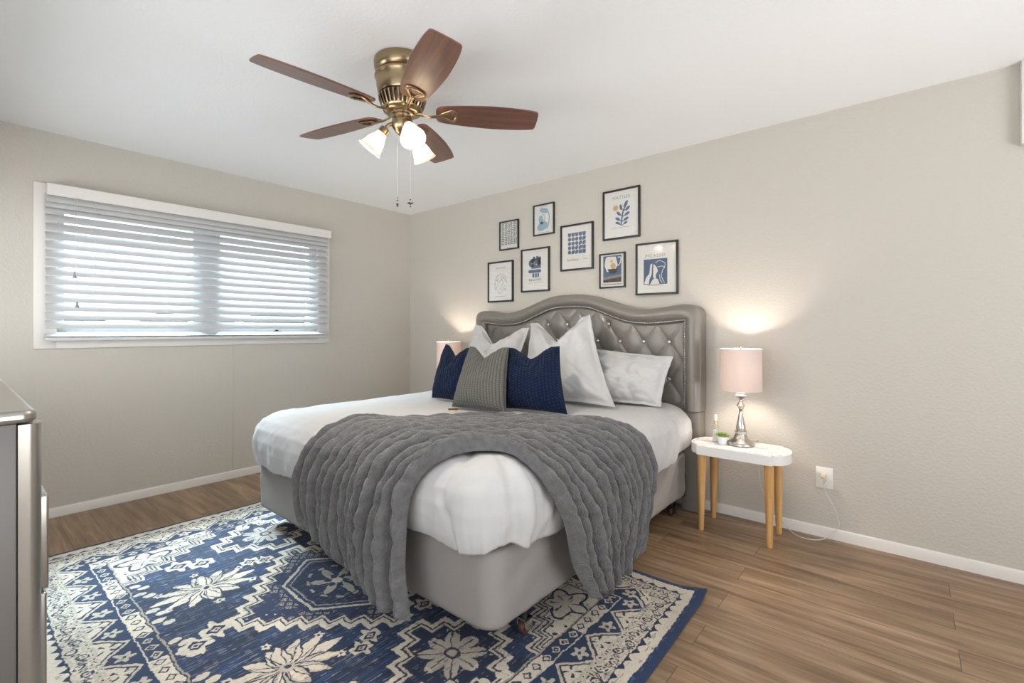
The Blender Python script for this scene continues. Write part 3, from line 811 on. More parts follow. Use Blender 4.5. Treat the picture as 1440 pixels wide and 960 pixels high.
def duvet_top(X, Y):
    return .010*nz(X*2.1, Y*2.1, 1)+.004*nz(X*6, Y*7, 2)+.022*math.exp(-((math.hypot(X-3.03, Y+2.0))/.20)**2)
def make_duvet():
    LM = .435
    NX, NY = 230, 250
    xs = np.linspace(CX0-LM, CX1+LM, NX); ys = np.linspace(CYF-LM, -.165, NY)
    v = []
    for Y in ys:
        for X in xs:
            cx = min(max(X, CX0), CX1); cy = max(Y, CYF); dx, dy = X-cx, Y-cy
            # square corner -> quarter disc
            if dx != 0 and dy != 0:
                m = max(abs(dx), abs(dy)); l = math.hypot(dx, dy); dx, dy = dx/l*m, dy/l*m
            l = math.hypot(dx, dy)
            # hem length varies
            per = (X+Y*1.3)
            hem = 1.0+.035*nz(per*2.3, 1.7, 0)+.02*math.sin(per*7)
            if dx > 0 and Y > -1.05 and dy == 0: hem += .05*math.exp(-((Y+.85)/.14)**2)-.10*max(0, (Y+.62)/.45)
            if dx > 0 and dy < 0: hem -= .12*abs(dx*dy)/(dx*dx+dy*dy)
            dx *= hem; dy *= hem; l *= hem
            side = min(1, l/.25)
            off = 0
            # top: soft unevenness
            off += (.010*nz(X*2.1, Y*2.1, 1)+.004*nz(X*6, Y*7, 2))
            # side folds running down
            s = (cx+dx*.0)*1.0 if abs(dy) > abs(dx) else cy
            ang = math.atan2(dy, dx) if l > 0 else 0
            s = cx*1.0+cy*1.0+ang*.25
            if l > 0:
                calm = 1-.8*math.exp(-(math.hypot(X-3.03, Y+2.0)/.38)**2)
                off += calm*side*(.010*nz(s*7, l*1.2, 4)+.006*nz(s*19, l*1.5+3, 6))*(.5+l/.4)
                if dx > 0 and Y > -.5: off -= .03*side*min(1, (Y+.5)/.1)
                off += side*.006*nz(s*3, l*9, 8)
                off += calm*side*.0035*nz(s*48, l*2.2, 15)
                # diagonal puckers
                off += .006*side*nz((s+l*.8)*14, (s-l)*3, 9)
            # puffy corner of the duvet at the foot, with a crease
            dc = math.hypot(X-3.03, Y+2.0)
            off += .022*math.exp(-(dc/.20)**2)
            if dx >= 0 and dy <= 0 and l > 0:
                a = math.atan2(-dy, dx+1e-9) if (dx > 0 or dy < 0) else 0
                if dx > 0 and dy < 0:
                    off += .022*math.exp(-((a-1.1)/.35)**2)*side-.020*math.exp(-((a-.42)/.13)**2)*side+.014*math.exp(-((a-.12)/.2)**2)*side
            cre = abs((X-2.86)*.8+(Y+2.02)*.2+.02*math.sin(Y*20))
            if X > 2.5 and Y < -1.8: off -= .010*math.exp(-(cre/.018)**2)
            ripple = math.exp(-((Y+1.9)/.25)**2)*.004*nz(X*12, Y*25, 11)
            p = drape(cx+dx, cy+dy, max(-.035, off+ripple), fD)
            v.append(p)
    f = grid_faces(NX, NY)
    o = raw('duvet', v, f, M_white_sheet, recalc=False, angle=180)
    if o.data.polygons[NX*NY//2].normal.z < 0: o.data.flip_normals()
    md = o.modifiers.new('thickness', 'SOLIDIFY'); md.thickness = .012; md.offset = -1
    setp(o, 'white cotton duvet tucked over the mattress with puffy foot corner', 'duvet')
make_duvet()

# ------------------------------------------------------------------ throw blanket: a ribbed strip draped across the foot
FRONT = [(2.77, -2.615), (2.735, -2.44), (2.735, -2.28), (2.745, -2.15), (2.80, -2.03), (2.86, -1.955), (2.925, -1.91), (3.00, -1.88), (3.09, -1.865), (3.19, -1.83), (3.315, -1.765), (3.465, -1.715), (3.58, -1.64), (3.675, -1.56)]
BACK = [(2.03, -2.46), (1.955, -2.40), (1.92, -2.30), (1.93, -2.17), (2.00, -2.02), (2.05, -1.88), (2.15, -1.79), (2.31, -1.66), (2.53, -1.49), (2.75, -1.32), (2.94, -1.18), (3.07, -1.05), (3.24, -.995), (3.37, -1.04), (3.50, -1.12), (3.60, -1.21)]
def arc_param(P, n=12):
    pts = spline([(a, b, 0) for a, b in P], n); L = [0]
    for a, b in zip(pts, pts[1:]): L.append(L[-1]+(b-a).length)
    L = [l/L[-1] for l in L]; xs = [p.x for p in pts]; ys = [p.y for p in pts]
    return lambda t: (float(np.interp(t, L, xs)), float(np.interp(t, L, ys)))
fF, fK = arc_param(FRONT), arc_param(BACK)
def make_throw():
    NT, NW = 440, 400; NR = 13
    top = []; bot = []
    for j in range(NT):
        t = j/(NT-1)
        xf, yf = fF(t); xb, yb = fK(t)
        arc = t*2.3
        for i in range(NW):
            w = i/(NW-1)
            X = xb+(xf-xb)*w; Y = yb+(yf-yb)*w
            # middle of the strip bows outward at the hanging ends (rounded hem)
            endb = max(0, 1-t/.10)**2; endc = max(0, 1-(1-t)/.10)**2
            Y -= (.008*math.sin(PI*w)+.012*math.sin(w*NR*PI*2))*endb; X += (.012*math.sin(PI*w)+.012*math.sin(w*NR*PI*2))*endc
            # wandering rib lines, uneven widths
            ww = w+.045*nz(arc*1.5, w*3, 1)*math.sin(PI*w)**.5+.020*nz(arc*4.0, w*6, 2)+.006*nz(arc*10, w*17, 3)
            ww += .018*math.sin(w*9.4+1)
            r = ww*NR
            rid = math.floor(r)
            s = abs(math.sin(PI*r))
            puff = .83+.17*abs(math.sin(arc*PI/.14+rid*2.4+3*nz(arc*3, rid, 4)))
            big = .72+.60*abs(nz(rid*3.7, arc*1.3, 7))
            h = .060*(s**.58)*puff*big+.003*nz(X*40, Y*40, t*50)
            edge = min(w, 1-w, t*2.2, (1-t)*2.2)
            ef = min(1, edge/.022)**.5
            hang = max(0, (math.hypot(min(0, X-CX0)+max(0, X-CX1), min(0, Y-CYF))-.24)/.4)
            fold = hang*.020*math.sin(w*15+2)
            base = .016+max(0, fold)+duvet_top(X, Y)
            top.append(drape(X, Y, base+.004+h*ef, fB))
            bot.append(drape(X, Y, base-.002, fB))
    n0 = len(top); f = grid_faces(NW, NT)
    f2 = [tuple(a+n0 for a in q)[::-1] for q in f]
    rim = [i for i in range(NW)]+[NW-1+j*NW for j in range(1, NT)]+[(NT-1)*NW+i for i in range(NW-2, -1, -1)]+[j*NW for j in range(NT-2, 0, -1)]
    f3 = [(rim[k], rim[k-1], rim[k-1]+n0, rim[k]+n0) for k in range(len(rim))]
    o = raw('throw_blanket', top+bot, f+f2+f3, M_fur, recalc=True, angle=180)
    setp(o, 'ruched grey plush throw draped across the foot corner of the white bed', 'throw blanket')
make_throw()

# ------------------------------------------------------------------ pillows
def pillow(name, BL, BR, TL, TR, T, mat, label, cat, group=None, chop=0.0, chop_w=.38, flange=0.0, pinch=.07, wr=.004, seed=0, N=56, back=.55, ear=0.0, belly=.5, nf=9):
    BL, BR, TL, TR = map(Vector, (BL, BR, TL, TR))
    ctr = (BL+BR+TL+TR)/4
    W = ((BR-BL).length+(TR-TL).length)/2; H = ((TL-BL).length+(TR-BR).length)/2
    nrm = ((BR-BL)+(TR-TL)).cross((TL-BL)+(TR-BR)).normalized()     # towards the viewer side (-y)
    if nrm.y > 0: nrm = -nrm
    v = []; uvs = []
    def prof(u, w):
        k = 1-flange
        a, b = abs(u)/k, abs(w)/k
        if a >= 1 or b >= 1: return 0.0
        return ((1-a**2.6)*(1-b**2.6))**.5
    for side in (0, 1):
        for j in range(N+1):
            for i in range(N+1):
                u, w = math.sin(PI/2*(-1+2*i/N))*.35+(-1+2*i/N)*.65, math.sin(PI/2*(-1+2*j/N))*.35+(-1+2*j/N)*.65
                uu = u*(1-pinch*(1-w*w)*abs(u)**1.5); wv = w*(1-pinch*(1-u*u)*abs(w)**1.5*(1 if w > 0 else .45))
                tp = max(0, (w+.15)/1.15)
                cu = max(0, 1-math.hypot(u, .06)/(chop_w*1.9))**1.25
                wv -= chop*cu*tp**1.4
                a, b = (uu+1)/2, (wv+1)/2
                p = BL*(1-a)*(1-b)+BR*a*(1-b)+TL*(1-a)*b+TR*a*b
                t = prof(u, w)
                t *= 1-.40*chop*cu*tp
                t *= 1+belly*.35*(-w)
                th = T*(t*(1 if side == 0 else -back))
                sgn = 1 if side == 0 else -1
                n_ = wr*(nz(u*2.2+seed, w*2.2, seed)*2.0+nz(u*5+seed, w*6, seed+3)+.6*nz((u+w)*nf, (u-w)*3, seed+6))
                if chop > 0: n_ += wr*2.0*math.sin(abs(u)*16-w*6)*math.exp(-((w-.45)/.3)**2)*cu
                n_ *= min(1, t*2.2) if flange == 0 else min(1, .5+t*1.5)
                if flange > 0 and t == 0.0: th = sgn*.003; n_ = sgn*0.0+.014*nz(u*4+seed, w*4, seed+1)*sgn*sgn
                if flange == 0: edge_min = .0
                p = p+nrm*(th+n_*(1 if (flange > 0 and t == 0) else sgn))
                v.append(p-ctr); uvs.append(((u*.5+.5)*W/.5, (w*.5+.5)*H/.5))
    n = N+1; n0 = n*n; f = grid_faces(n, n); f2 = [tuple(a+n0 for a in q)[::-1] for q in f]
    rim = [i for i in range(n)]+[n-1+j*n for j in range(1, n)]+[(n-1)*n+i for i in range(n-2, -1, -1)]+[j*n for j in range(n-2, 0, -1)]
    f3 = [(rim[k], rim[k-1], rim[k-1]+n0, rim[k]+n0) for k in range(len(rim))]
    me = bpy.data.meshes.new(name); me.from_pydata([tuple(q) for q in v], [], f+f2+f3)
    ul = me.uv_layers.new(name='UVMap'); idx = np.zeros(len(me.loops), np.int32); me.loops.foreach_get('vertex_index', idx)
    ul.data.foreach_set('uv', np.array(uvs, np.float32)[idx].ravel())
    bm = bmesh.new(); bm.from_mesh(me)
    if flange == 0: bmesh.ops.remove_doubles(bm, verts=bm.verts, dist=.0008)
    bmesh.ops.recalc_face_normals(bm, faces=bm.faces); bm.to_mesh(me); bm.free()
    finish(me, True, 180)
    o = link(name, me, mat); o.location = ctr
    return setp(o, label, cat, group)
ZB = .712
pillow('euro_sham', (1.30, -.60, ZB), (1.93, -.60, ZB), (1.235, -.245, 1.235), (1.86, -.27, 1.205), .10, M_white_sheet,
       'large white flanged pillow with a dented top behind the left navy and grey cushions', 'pillow', chop=.62, chop_w=.40, flange=.09, seed=3, wr=.013)
pillow('euro_sham', (2.04, -.64, ZB), (2.78, -.60, ZB), (1.865, -.26, 1.245), (2.43, -.31, 1.295), .13, M_white_sheet,
       'large white flanged pillow with two tall points behind the right navy cushion', 'pillow', chop=.66, chop_w=.40, flange=.09, seed=8, wr=.011)
pillow('bed_pillow', (2.40, -.42, ZB), (2.985, -.40, ZB), (2.42, -.24, 1.055), (2.99, -.205, 1.015), .085, M_white_sheet,
       'white flanged pillow nearest the lamp, leaning on the right of the tufted headboard', 'pillow', flange=.10, seed=14, wr=.015, pinch=.05)
pillow('throw_pillow', (1.59, -1.05, ZB), (2.00, -1.06, ZB), (1.515, -.85, 1.085), (1.80, -.85, 1.065), .085, M_navy,
       'navy knitted cushion on the left, partly behind the grey cushion', 'cushion', 'navy knitted cushions', chop=.46, seed=20)
pillow('throw_pillow', (2.25, -1.06, ZB), (2.69, -.995, ZB), (2.14, -.88, 1.075), (2.505, -.80, 1.09), .085, M_navy,
       'navy knitted cushion to the right of the grey cushion, in front of tall white pillow', 'cushion', 'navy knitted cushions', chop=.42, seed=24)
pillow('throw_pillow', (1.985, -1.225, ZB), (2.40, -1.185, ZB), (1.905, -.985, 1.08), (2.225, -.955, 1.08), .085, M_grey_knit,
       'grey knitted cushion between the two navy cushions', 'cushion', chop=.42, seed=29)
# small trinket in front of the grey cushion
tk = empty('hair_clip', (2.105, -1.325, .713), 'small dark brown and gold clip lying in front of the grey cushion', 'hair clip', rz=math.radians(40))
MB().box(-.028, .028, -.007, .007, 0, .006, .002).build('clip_base', M_gold, tk)
tb = MB()
for k in range(6): tb.sphere((-.024+k*.0095, .001*(-1)**k, .009), .0065, 10, 6, (1, 1, .75))
tb.build('clip_arch', M_tortoise, tk)

# ------------------------------------------------------------------ nightstands
def ns_outline(s=0.0):
    hx, hy = .200, .150
    pts = []
    q = [(hx, -hy-0+s), (hx, -hy+.018+s)]
    n = 14
    right = [(hx-s*0, -hy+s), (hx, -hy+.024+s)]
    for i in range(n+1):
        a = -PI/2+PI*i/n
        right.append((hx-.004+(.074-s)*math.cos(a), (hy-.024-s)*math.sin(a)))
    right += [(hx, hy-.024-s), (hx, hy-s)]
    left = [(-x, y) for x, y in right[::-1]]
    return right+left
def make_nightstand():
    t = empty('nightstand', (3.398, -.235, 0), 'white topped oblong side table with honey wood legs beside the bed, right', 'side table', 'matching side tables')
    ap = MB().prism(ns_outline(.0), .452, .505).build('tabletop', M_ntop, t, angle=25)
    md = ap.modifiers.new('bevel', 'BEVEL'); md.width = .003; md.segments = 2; md.limit_method = 'ANGLE'
    MB().prism(ns_outline(.007), .5052, .5075).build('marble_inlay', M_marble, t, angle=25)
    for sx in (-1, 1):
        for sy in (-1, 1):
            x, y = sx*.178, sy*.112
            pr = [(.0145, 0), (.0155, .004), (.0255, .38), (.0255, .451)]
            Mx = Matrix.Translation((x, y, 0))
            l = MB(); n = 20; vv = []
            for r, z in pr:
                for i in range(n):
                    a = 2*PI*i/n; o_ = (1-z/.453)*.006
                    vv.append((x+sx*o_*1+r*math.cos(a), y+sy*o_*1+r*math.sin(a), z))
            ff = grid_faces(n, len(pr), True)+[tuple(range(n))[::-1], tuple(3*n+i for i in range(n))]
            l.add(vv, ff).build('leg', M_pine, t)
    return t
ns = make_nightstand()

# ------------------------------------------------------------------ table lamps
def make_lamp():
    t = empty('table_lamp', (3.40, -.215, .5085), 'lit table lamp with blush drum shade on the right side table', 'lamp', 'matching bedside lamps')
    MB().lathe([(.070, 0), (.0755, .004), (.076, .012), (.072, .018), (.060, .026), (.046, .034), (.038, .040), (.036, .052), (.031, .058), (.030, .072), (.034, .076), (.034, .082), (.028, .086)], 40).build('lamp_base', M_nickel, t, angle=50)
    st = MB().lathe([(.022, .086), (.026, .092), (.0265, .100), (.022, .125), (.016, .155), (.0105, .185), (.0092, .200), (.011, .212), (.018, .224), (.0245, .232), (.018, .240), (.011, .252), (.0075, .262), (.009, .270), (.024, .277), (.026, .280), (.012, .283)], 32).build('stem', M_nickel, t, angle=50)
    cr = MB()
    for k, (r, z) in enumerate(((.030, .293), (.024, .308))):
        cr.lathe([(.010, z-.010), (r*.75, z-.006), (r, z), (r*.72, z+.007), (.010, z+.010)], 9, Matrix.Rotation(.3*k, 4, 'Z'))
    setp(cr.build('crystal', M_crystal, t, smooth=False), 'faceted clear crystal collar')
    MB().lathe([(.011, .316), (.012, .320), (.012, .392), (.010, .396)], 16).build('socket', M_nickel, t)
    sh = MB().lathe([(.114, .322), (.114, .330), (.112, .560), (.112, .569), (.110, .569), (.110, .560), (.112, .330), (.112, .322)], 64, caps=False)
    v0 = 0; n = 64; k = 8
    sh.f += [(7*n+i, 7*n+(i+1) % n, (i+1) % n, i) for i in range(n)]
    so = sh.build('lamp_shade', M_shade, t, angle=50)
    rg = MB()
    for a in range(3):
        an = a*2*PI/3+.5; rg.tube([(.006*math.cos(an), .006*math.sin(an), .562), (.111*math.cos(an), .111*math.sin(an), .556)], .0018, 6)
    rg.lathe([(.002, .535), (.007, .54), (.008, .560), (.006, .568), (.009, .575), (.0085, .583), (.003, .588)], 14)
    for sg in (-1, 1): rg.tube(spline([(sg*.012, 0, .372), (sg*.052, 0, .42), (sg*.055, 0, .48), (sg*.03, 0, .53), (sg*.004, 0, .545)], 5), .0014, 6)
    rg.build('shade_harp', M_nickel, t)
    MB().lathe([(.010, .396), (.013, .412), (.022, .432), (.027, .452), (.026, .469), (.018, .483), (.0006, .489)], 18).build('bulb', M_lamp_bulb, t)
    return t
lamp = make_lamp()
lamp2 = copy_tree(lamp); lamp2.location = (.85, -.215, .5085); lamp2.rotation_euler = (0, 0, 1.0)
setp(lamp2, 'lit table lamp with blush drum shade half hidden behind the left navy cushion')
ns2 = copy_tree(ns); ns2.location = (.775, -.235, 0)
setp(ns2, 'oblong side table hidden behind the bed under the far lamp')
# lamp cord of the right lamp
def wp(x, y, z): return (x-3.40, y+.215, z-.5075)
cpts = [wp(3.44, -.13, .530), wp(3.45, -.10, .520), wp(3.452, -.072, .516), wp(3.455, -.045, .50), wp(3.455, -.03, .35), wp(3.47, -.03, .22), wp(3.52, -.035, .11), wp(3.60, -.045, .03), wp(3.66, -.09, .006), wp(3.72, -.115, .006), wp(3.79, -.085, .012), wp(3.845, -.04, .055), wp(3.865, -.03, .10), wp(3.845, -.028, .18), wp(3.80, -.03, .27), wp(3.79, -.040, .33), wp(3.79, -.036, .345)]
pc = MB().tube(spline(cpts, 6), .0024, 8).build('power_cord', M_cord, lamp)
MB().box(.0, .026, -.018, .018, -.014, .014, .005, Matrix.Translation(wp(3.777, -.024, .352))).build('plug', simple('ivory_plug', (.72, .60, .42, 1), .4), pc)

# ------------------------------------------------------------------ wall outlet
ot = empty('wall_outlet', (3.792, 0, .34), 'white electrical outlet plate on the wall right of the side table', 'outlet')
MB().box(-.042, .042, -.006, .0, -.060, .060, .003).build('cover_plate', M_white_plastic, ot)
for dz in (-.0195, .0195):
    rc = MB().prism([(.0165*math.cos(a), .0145*math.sin(a)) for a in [2*PI*i/24 for i in range(24)]], 0, .0025, Matrix.Translation((0, -.0058, dz)) @ Matrix.Rotation(PI/2, 4, 'X')).build('receptacle', M_white_plastic, ot)
    if dz < 0:
        MB().box(-.0075, -.0050, -.0087, -.008, dz-.001, dz+.008).box(.0050, .0075, -.0087, -.008, dz-.001, dz+.008).box(-.0022, .0022, -.0087, -.008, dz-.010, dz-.006).build('receptacle_slots', M_ink_dark, rc)

# ------------------------------------------------------------------ perfume bottle, succulent
pb = empty('spray_bottle', (3.262, -.235, .5075), 'slim clear glass bottle with gold collar on the side table', 'bottle')
MB().lathe([(.0005, 0), (.0165, .001), (.018, .006), (.018, .088), (.0165, .098), (.010, .106), (.0085, .112), (.0075, .112), (.0155, .096), (.0165, .086), (.0165, .008), (.0005, .006)], 24, caps=False).build('glass_body', M_glass, pb, angle=60)
MB().lathe([(.0005, .0065), (.016, .0085), (.016, .072), (.0005, .072)], 20, caps=False).build('liquid', simple('milky_liquid', (.84, .80, .77, 1), .3), pb, angle=60)
MB().lathe([(.0105, .112), (.0108, .128), (.009, .130)], 20).build('collar', M_gold, pb, angle=60)
MB().lathe([(.0085, .130), (.0088, .160), (.006, .166), (.0005, .167)], 20, caps=False).build('cap', M_white_plastic, pb, angle=60)
sp = empty('potted_succulent', (3.312, -.27, .5075), 'small green succulent in a little white pot on the side table', 'plant')
MB().lathe([(.0005, 0), (.020, 0), (.022, .003), (.029, .045), (.028, .047), (.026, .045), (.025, .040), (.0005, .040)], 28, caps=False).build('pot', M_ceramic, sp, angle=60)
MB().lathe([(.0005, .0405), (.0255, .0405)], 20, caps=False).build('soil', M_soil, sp)
lf = MB()
for ring, (cnt, rad, el, ln) in enumerate(((9, .010, .35, .034), (8, .007, .75, .028), (6, .004, 1.1, .021), (4, .001, 1.35, .014))):
    for k in range(cnt):
        a = 2*PI*k/cnt+ring*.4
        Mx = Matrix.Translation((rad*math.cos(a), rad*math.sin(a), .045+ring*.003)) @ Matrix.Rotation(a, 4, 'Z') @ Matrix.Rotation(-el, 4, 'Y')
        lf.sphere((ln*.5, 0, 0), 1, 8, 6, (ln*.55, ln*.26, ln*.12), Mx)
lf.build('leaves', M_leaf, sp)

# ------------------------------------------------------------------ pictures
def circ(cx, cy, r, n=28, sx=1, sy=1, rot=0):
    o = []
    for i in range(n):
        a = 2*PI*i/n; x, y = r*sx*math.cos(a), r*sy*math.sin(a)
        o.append((cx+x*math.cos(rot)-y*math.sin(rot), cy+x*math.sin(rot)+y*math.cos(rot)))
    return o
def rect(cx, cy, w, h, rot=0):
    return [(cx+x*math.cos(rot)-y*math.sin(rot), cy+x*math.sin(rot)+y*math.cos(rot)) for x, y in ((-w/2, -h/2), (w/2, -h/2), (w/2, h/2), (-w/2, h/2))]
def stroke(pts, w):
    P = spline([(a, b, 0) for a, b in pts], 8); L_ = []; R_ = []
    for i, p in enumerate(P):
        t = (P[min(i+1, len(P)-1)]-P[max(i-1, 0)]).normalized(); n = Vector((-t.y, t.x, 0))
        L_.append((p.x+n.x*w/2, p.y+n.y*w/2)); R_.append((p.x-n.x*w/2, p.y-n.y*w/2))
    return [tuple([L_[i], L_[i+1], R_[i+1], R_[i]]) for i in range(len(P)-1)]
RX90 = Matrix.Rotation(PI/2, 4, 'X')
def text_mesh(name, s, size, cx, cy, lvl, mat, parent, spacing=1.15, wide=None):
    cu = bpy.data.curves.new(name, 'FONT'); cu.body = s; cu.size = size; cu.align_x = 'CENTER'; cu.align_y = 'CENTER'; cu.space_character = spacing
    cu.extrude = .0001
    tmp = bpy.data.objects.new('tmp', cu); C.objects.link(tmp)
    dg = bpy.context.evaluated_depsgraph_get(); me = bpy.data.meshes.new_from_object(tmp.evaluated_get(dg))
    bpy.data.objects.remove(tmp)
    me.transform(Matrix.Translation((cx, -lvl, cy)) @ RX90)
    me.materials.clear(); me.name = name
    return link(name, me, mat, parent)
def picture(x0, x1, z0, z1, label, art, fw=.0135, rz=0, yoff=0.0, group='black framed prints above the headboard'):
    w, h = x1-x0, z1-z0
    t = empty('picture_frame', ((x0+x1)/2, -.0005-yoff, (z0+z1)/2), label, 'picture', group, rz=rz)
    fr = MB(); D = .018
    for (a, b) in ((-1, 0), (1, 0)):
        xx0, xx1 = (-w/2, -w/2+fw) if a < 0 else (w/2-fw, w/2)
        fr.box(xx0, xx1, -D, 0, -h/2, h/2, .0012)
    for b in (-1, 1):
        zz0, zz1 = (-h/2, -h/2+fw) if b < 0 else (h/2-fw, h/2)
        fr.box(-w/2+fw*.9, w/2-fw*.9, -D, 0, zz0, zz1, .0012)
    fr.build('frame', M_black_frame, t)
    pr = MB().box(-w/2+fw*.8, w/2-fw*.8, -.0085, -.004, -h/2+fw*.8, h/2-fw*.8).build('print', M_paper, t, smooth=False)
    MB().box(-w/2+fw*.8, w/2-fw*.8, -.0135, -.012, -h/2+fw*.8, h/2-fw*.8).build('glazing', M_glass, t, smooth=False)
    lvl = [.0087]
    def shapes(name, polys, mat):
        m = MB(); l = lvl[0]
        for p in polys: m.prism(list(p), l-.0001, l+.0001, Matrix(((1, 0, 0, 0), (0, 0, -1, 0), (0, 1, 0, 0), (0, 0, 0, 1))))
        lvl[0] += .0003
        return m.build(name, mat, pr, smooth=False)
    def txt(name, s, size, cx, cy, mat=M_ink_grey, sp=1.2):
        return text_mesh(name, s, size, cx, cy, lvl[0], mat, pr, sp)
    art(w, h, shapes, txt)
    return t
def art_marks(w, h, S, T):
    r = random.Random(4); ps = []
    for j in range(13):
        for i in range(10):
            x, y = (i-4.5)*w*.082, h*.06+(j-6)*h*.060
            ps.append(circ(x+r.uniform(-.002, .002), y, .0075, 6, 1.2, .62, r.uniform(0, PI)))
            if r.random() < .5: ps.append(rect(x, y+.004, .003, .009, r.uniform(0, PI)))
    S('pattern', ps, M_ink_dark); S('caption_line', [rect(0, -h*.43, w*.22, .003)], M_ink_grey)
def art_blue_curve(w, h, S, T):
    T('heading', 'MATISSE', .017, 0, h*.42)
    S('abstract_shape', [circ(-.015, -.055, .045, 30, 1.25, .8, .3), circ(.0, .075, .030, 24, 1.5, .7, -.3), circ(-.028, .0, .035, 24, .7, 1.1, .25)], M_ink_pale)
    S('curved_line', stroke([(.03, .09), (.055, .03), (.05, -.04), (.03, -.08)], .010)+stroke([(-.02, .05), (.012, .02), (.005, -.02), (.03, -.05)], .008), M_ink_pale)
    S('caption_line', [rect(0, -h*.41, w*.5, .002)], M_ink_grey)
def art_lines(w, h, S, T):
    T('heading', 'MATISSE', .026, 0, h*.335)
    ps = []
    for pts in ([(-.07, -.03), (-.05, .05), (0, .08), (.06, .05), (.075, -.01)], [(-.06, -.07), (-.02, .0), (.03, .04), (.06, .02)], [(-.05, .02), (-.01, .045), (.03, .0), (0, -.05), (-.03, -.085), (.01, -.09), (.05, -.03)], [(-.07, .0), (-.06, -.06), (-.04, -.03)], [(.04, -.07), (.06, -.05), (.055, -.075)], [(-.03, .07), (-.055, .03), (-.02, .01)], [(.0, .06), (.04, .045), (.06, .01)]):
        ps += stroke([(x, y-.01) for x, y in pts], .0035)
    S('line_drawing', ps, M_ink_grey)
    S('caption_line', [rect(0, -h*.36, w*.42, .0035)], M_ink_grey)
def art_blue_blocks(w, h, S, T):
    cy = h*.12
    ps = [rect(.01, cy+.01, .10, .085), circ(-.035, cy+.015, .035, 20), rect(-.012, cy+.055, .03, .03), rect(.022, cy+.055, .022, .035), rect(.045, cy+.03, .03, .07), rect(-.005, cy-.055, .11, .028), circ(-.06, cy-.055, .014), circ(.05, cy-.055, .014), rect(-.02, cy-.09, .022, .035), rect(.008, cy-.092, .02, .036), rect(.032, cy-.09, .018, .033)]
    S('abstract_blocks', ps, M_ink_blue); S('light_marks', [rect(-.012, cy+.012, .006, .026), circ(.012, cy+.002, .006), circ(-.035, cy+.012, .005)], M_paper)
    T('heading', 'BAULANES', .028, 0, -h*.225, M_ink_dark, 1.0); S('caption_line', [rect(0, -h*.29, w*.44, .0025)], M_ink_grey)
def art_grid(w, h, S, T):
    ps = []; c = .034
    for j in range(5):
        for i in range(5):
            x, y = (i-2)*c, h*.085+(j-2)*c*1.02
            k = i-j+1 if True else 0
            r = c*.455
            if j == 4: ps.append([(x-r, y+r), (x-r, y)]+[(x+r*math.cos(a), y+r*math.sin(a)) for a in [PI+PI*q/10 for q in range(1, 10)]]+[(x+r, y), (x+r, y+r)])
            elif i+(4-j) >= 7 or (i == 4 and j < 1): ps.append(rect(x, y, 2*r, 2*r))
            elif i+(4-j) >= 5: ps.append([(x-r, y-r), (x+r*.2, y-r), (x+r, y-r*.3), (x+r, y+r), (x-r*.2, y+r), (x-r, y+r*.3)])
            else: ps.append(circ(x, y, r, 20))
    S('shape_grid', ps, M_ink_blue)
    T('heading', 'bauhaus', .034, -w*.12, -h*.265, M_ink_grey, 1.0); S('caption_line', [rect(w*.27, -h*.27, w*.14, .003)], M_ink_grey)
def art_sprig(w, h, S, T):
    T('heading', 'MATISSE', .034, 0, h*.33)
    S('caption_line', [rect(-.005, -h*.27, w*.5, .0025)], M_ink_grey)
    S('yellow_disc', [circ(-.045, .05, .021)], M_ink_orange)
    ps = stroke([(.0, -.08), (.008, -.03), (.018, .02), (.04, .06)], .011)
    for x, y, a, l in ((.045, .072, 1.1, .024), (-.002, .05, 1.75, .022), (.06, .035, .75, .022), (-.022, .005, 2.4, .022), (.055, -.004, .5, .022), (-.03, -.035, 2.6, .022), (.045, -.042, .4, .022), (-.03, -.065, 2.85, .02), (.04, -.07, .45, .018)):
        ps.append(circ(x*.9, y, l, 20, 1, .48, a)); ps += stroke([(.004+y*.12+.004, y-.02), (x*.7, y-.006)], .006)
    S('leaf_sprig', ps, M_ink_blue)
def art_still(w, h, S, T):
    ww, hh = w*.70, h*.76; cy = h*.045
    S('blue_ground', [rect(0, cy, ww, hh)], M_ink_blue)
    S('pale_jug', [[(-.055, cy+.085), (-.035, cy+.095), (.03, cy+.09), (.045, cy+.03), (.02, cy-.02), (-.045, cy-.02), (-.065, cy+.03)]]+stroke([(.045, cy+.085), (.07, cy+.08), (.065, cy+.04), (.045, cy+.02)], .007), M_paper)
    S('dark_bowl', [[(-.04, cy+.0), (.05, cy+.0), (.03, cy-.035), (-.02, cy-.035)], [(-ww/2, cy-hh/2), (ww/2, cy-hh/2), (ww/2, cy-hh/2+.035), (.02, cy-hh/2+.025), (-ww/2, cy-hh/2+.04)]], M_ink_dark)
    S('table_band', [[(-ww/2, cy-.062), (ww/2, cy-.042), (ww/2, cy-.062), (-ww/2, cy-.082)]], M_ink_grey)
    S('orange_fruit', [circ(.008, cy+.022, .022), circ(-.005, cy+.058, .010, 14)], M_ink_orange); S('brown_shape', [rect(-.02, cy-hh/2+.014, .04, .02, .4)], M_ink_brown); S('brown_shape', [rect(.045, cy-hh/2+.018, .03, .02, -.4)], M_ink_brown)
    S('caption_line', [rect(0, -h*.395, w*.72, .004)], M_ink_dark)
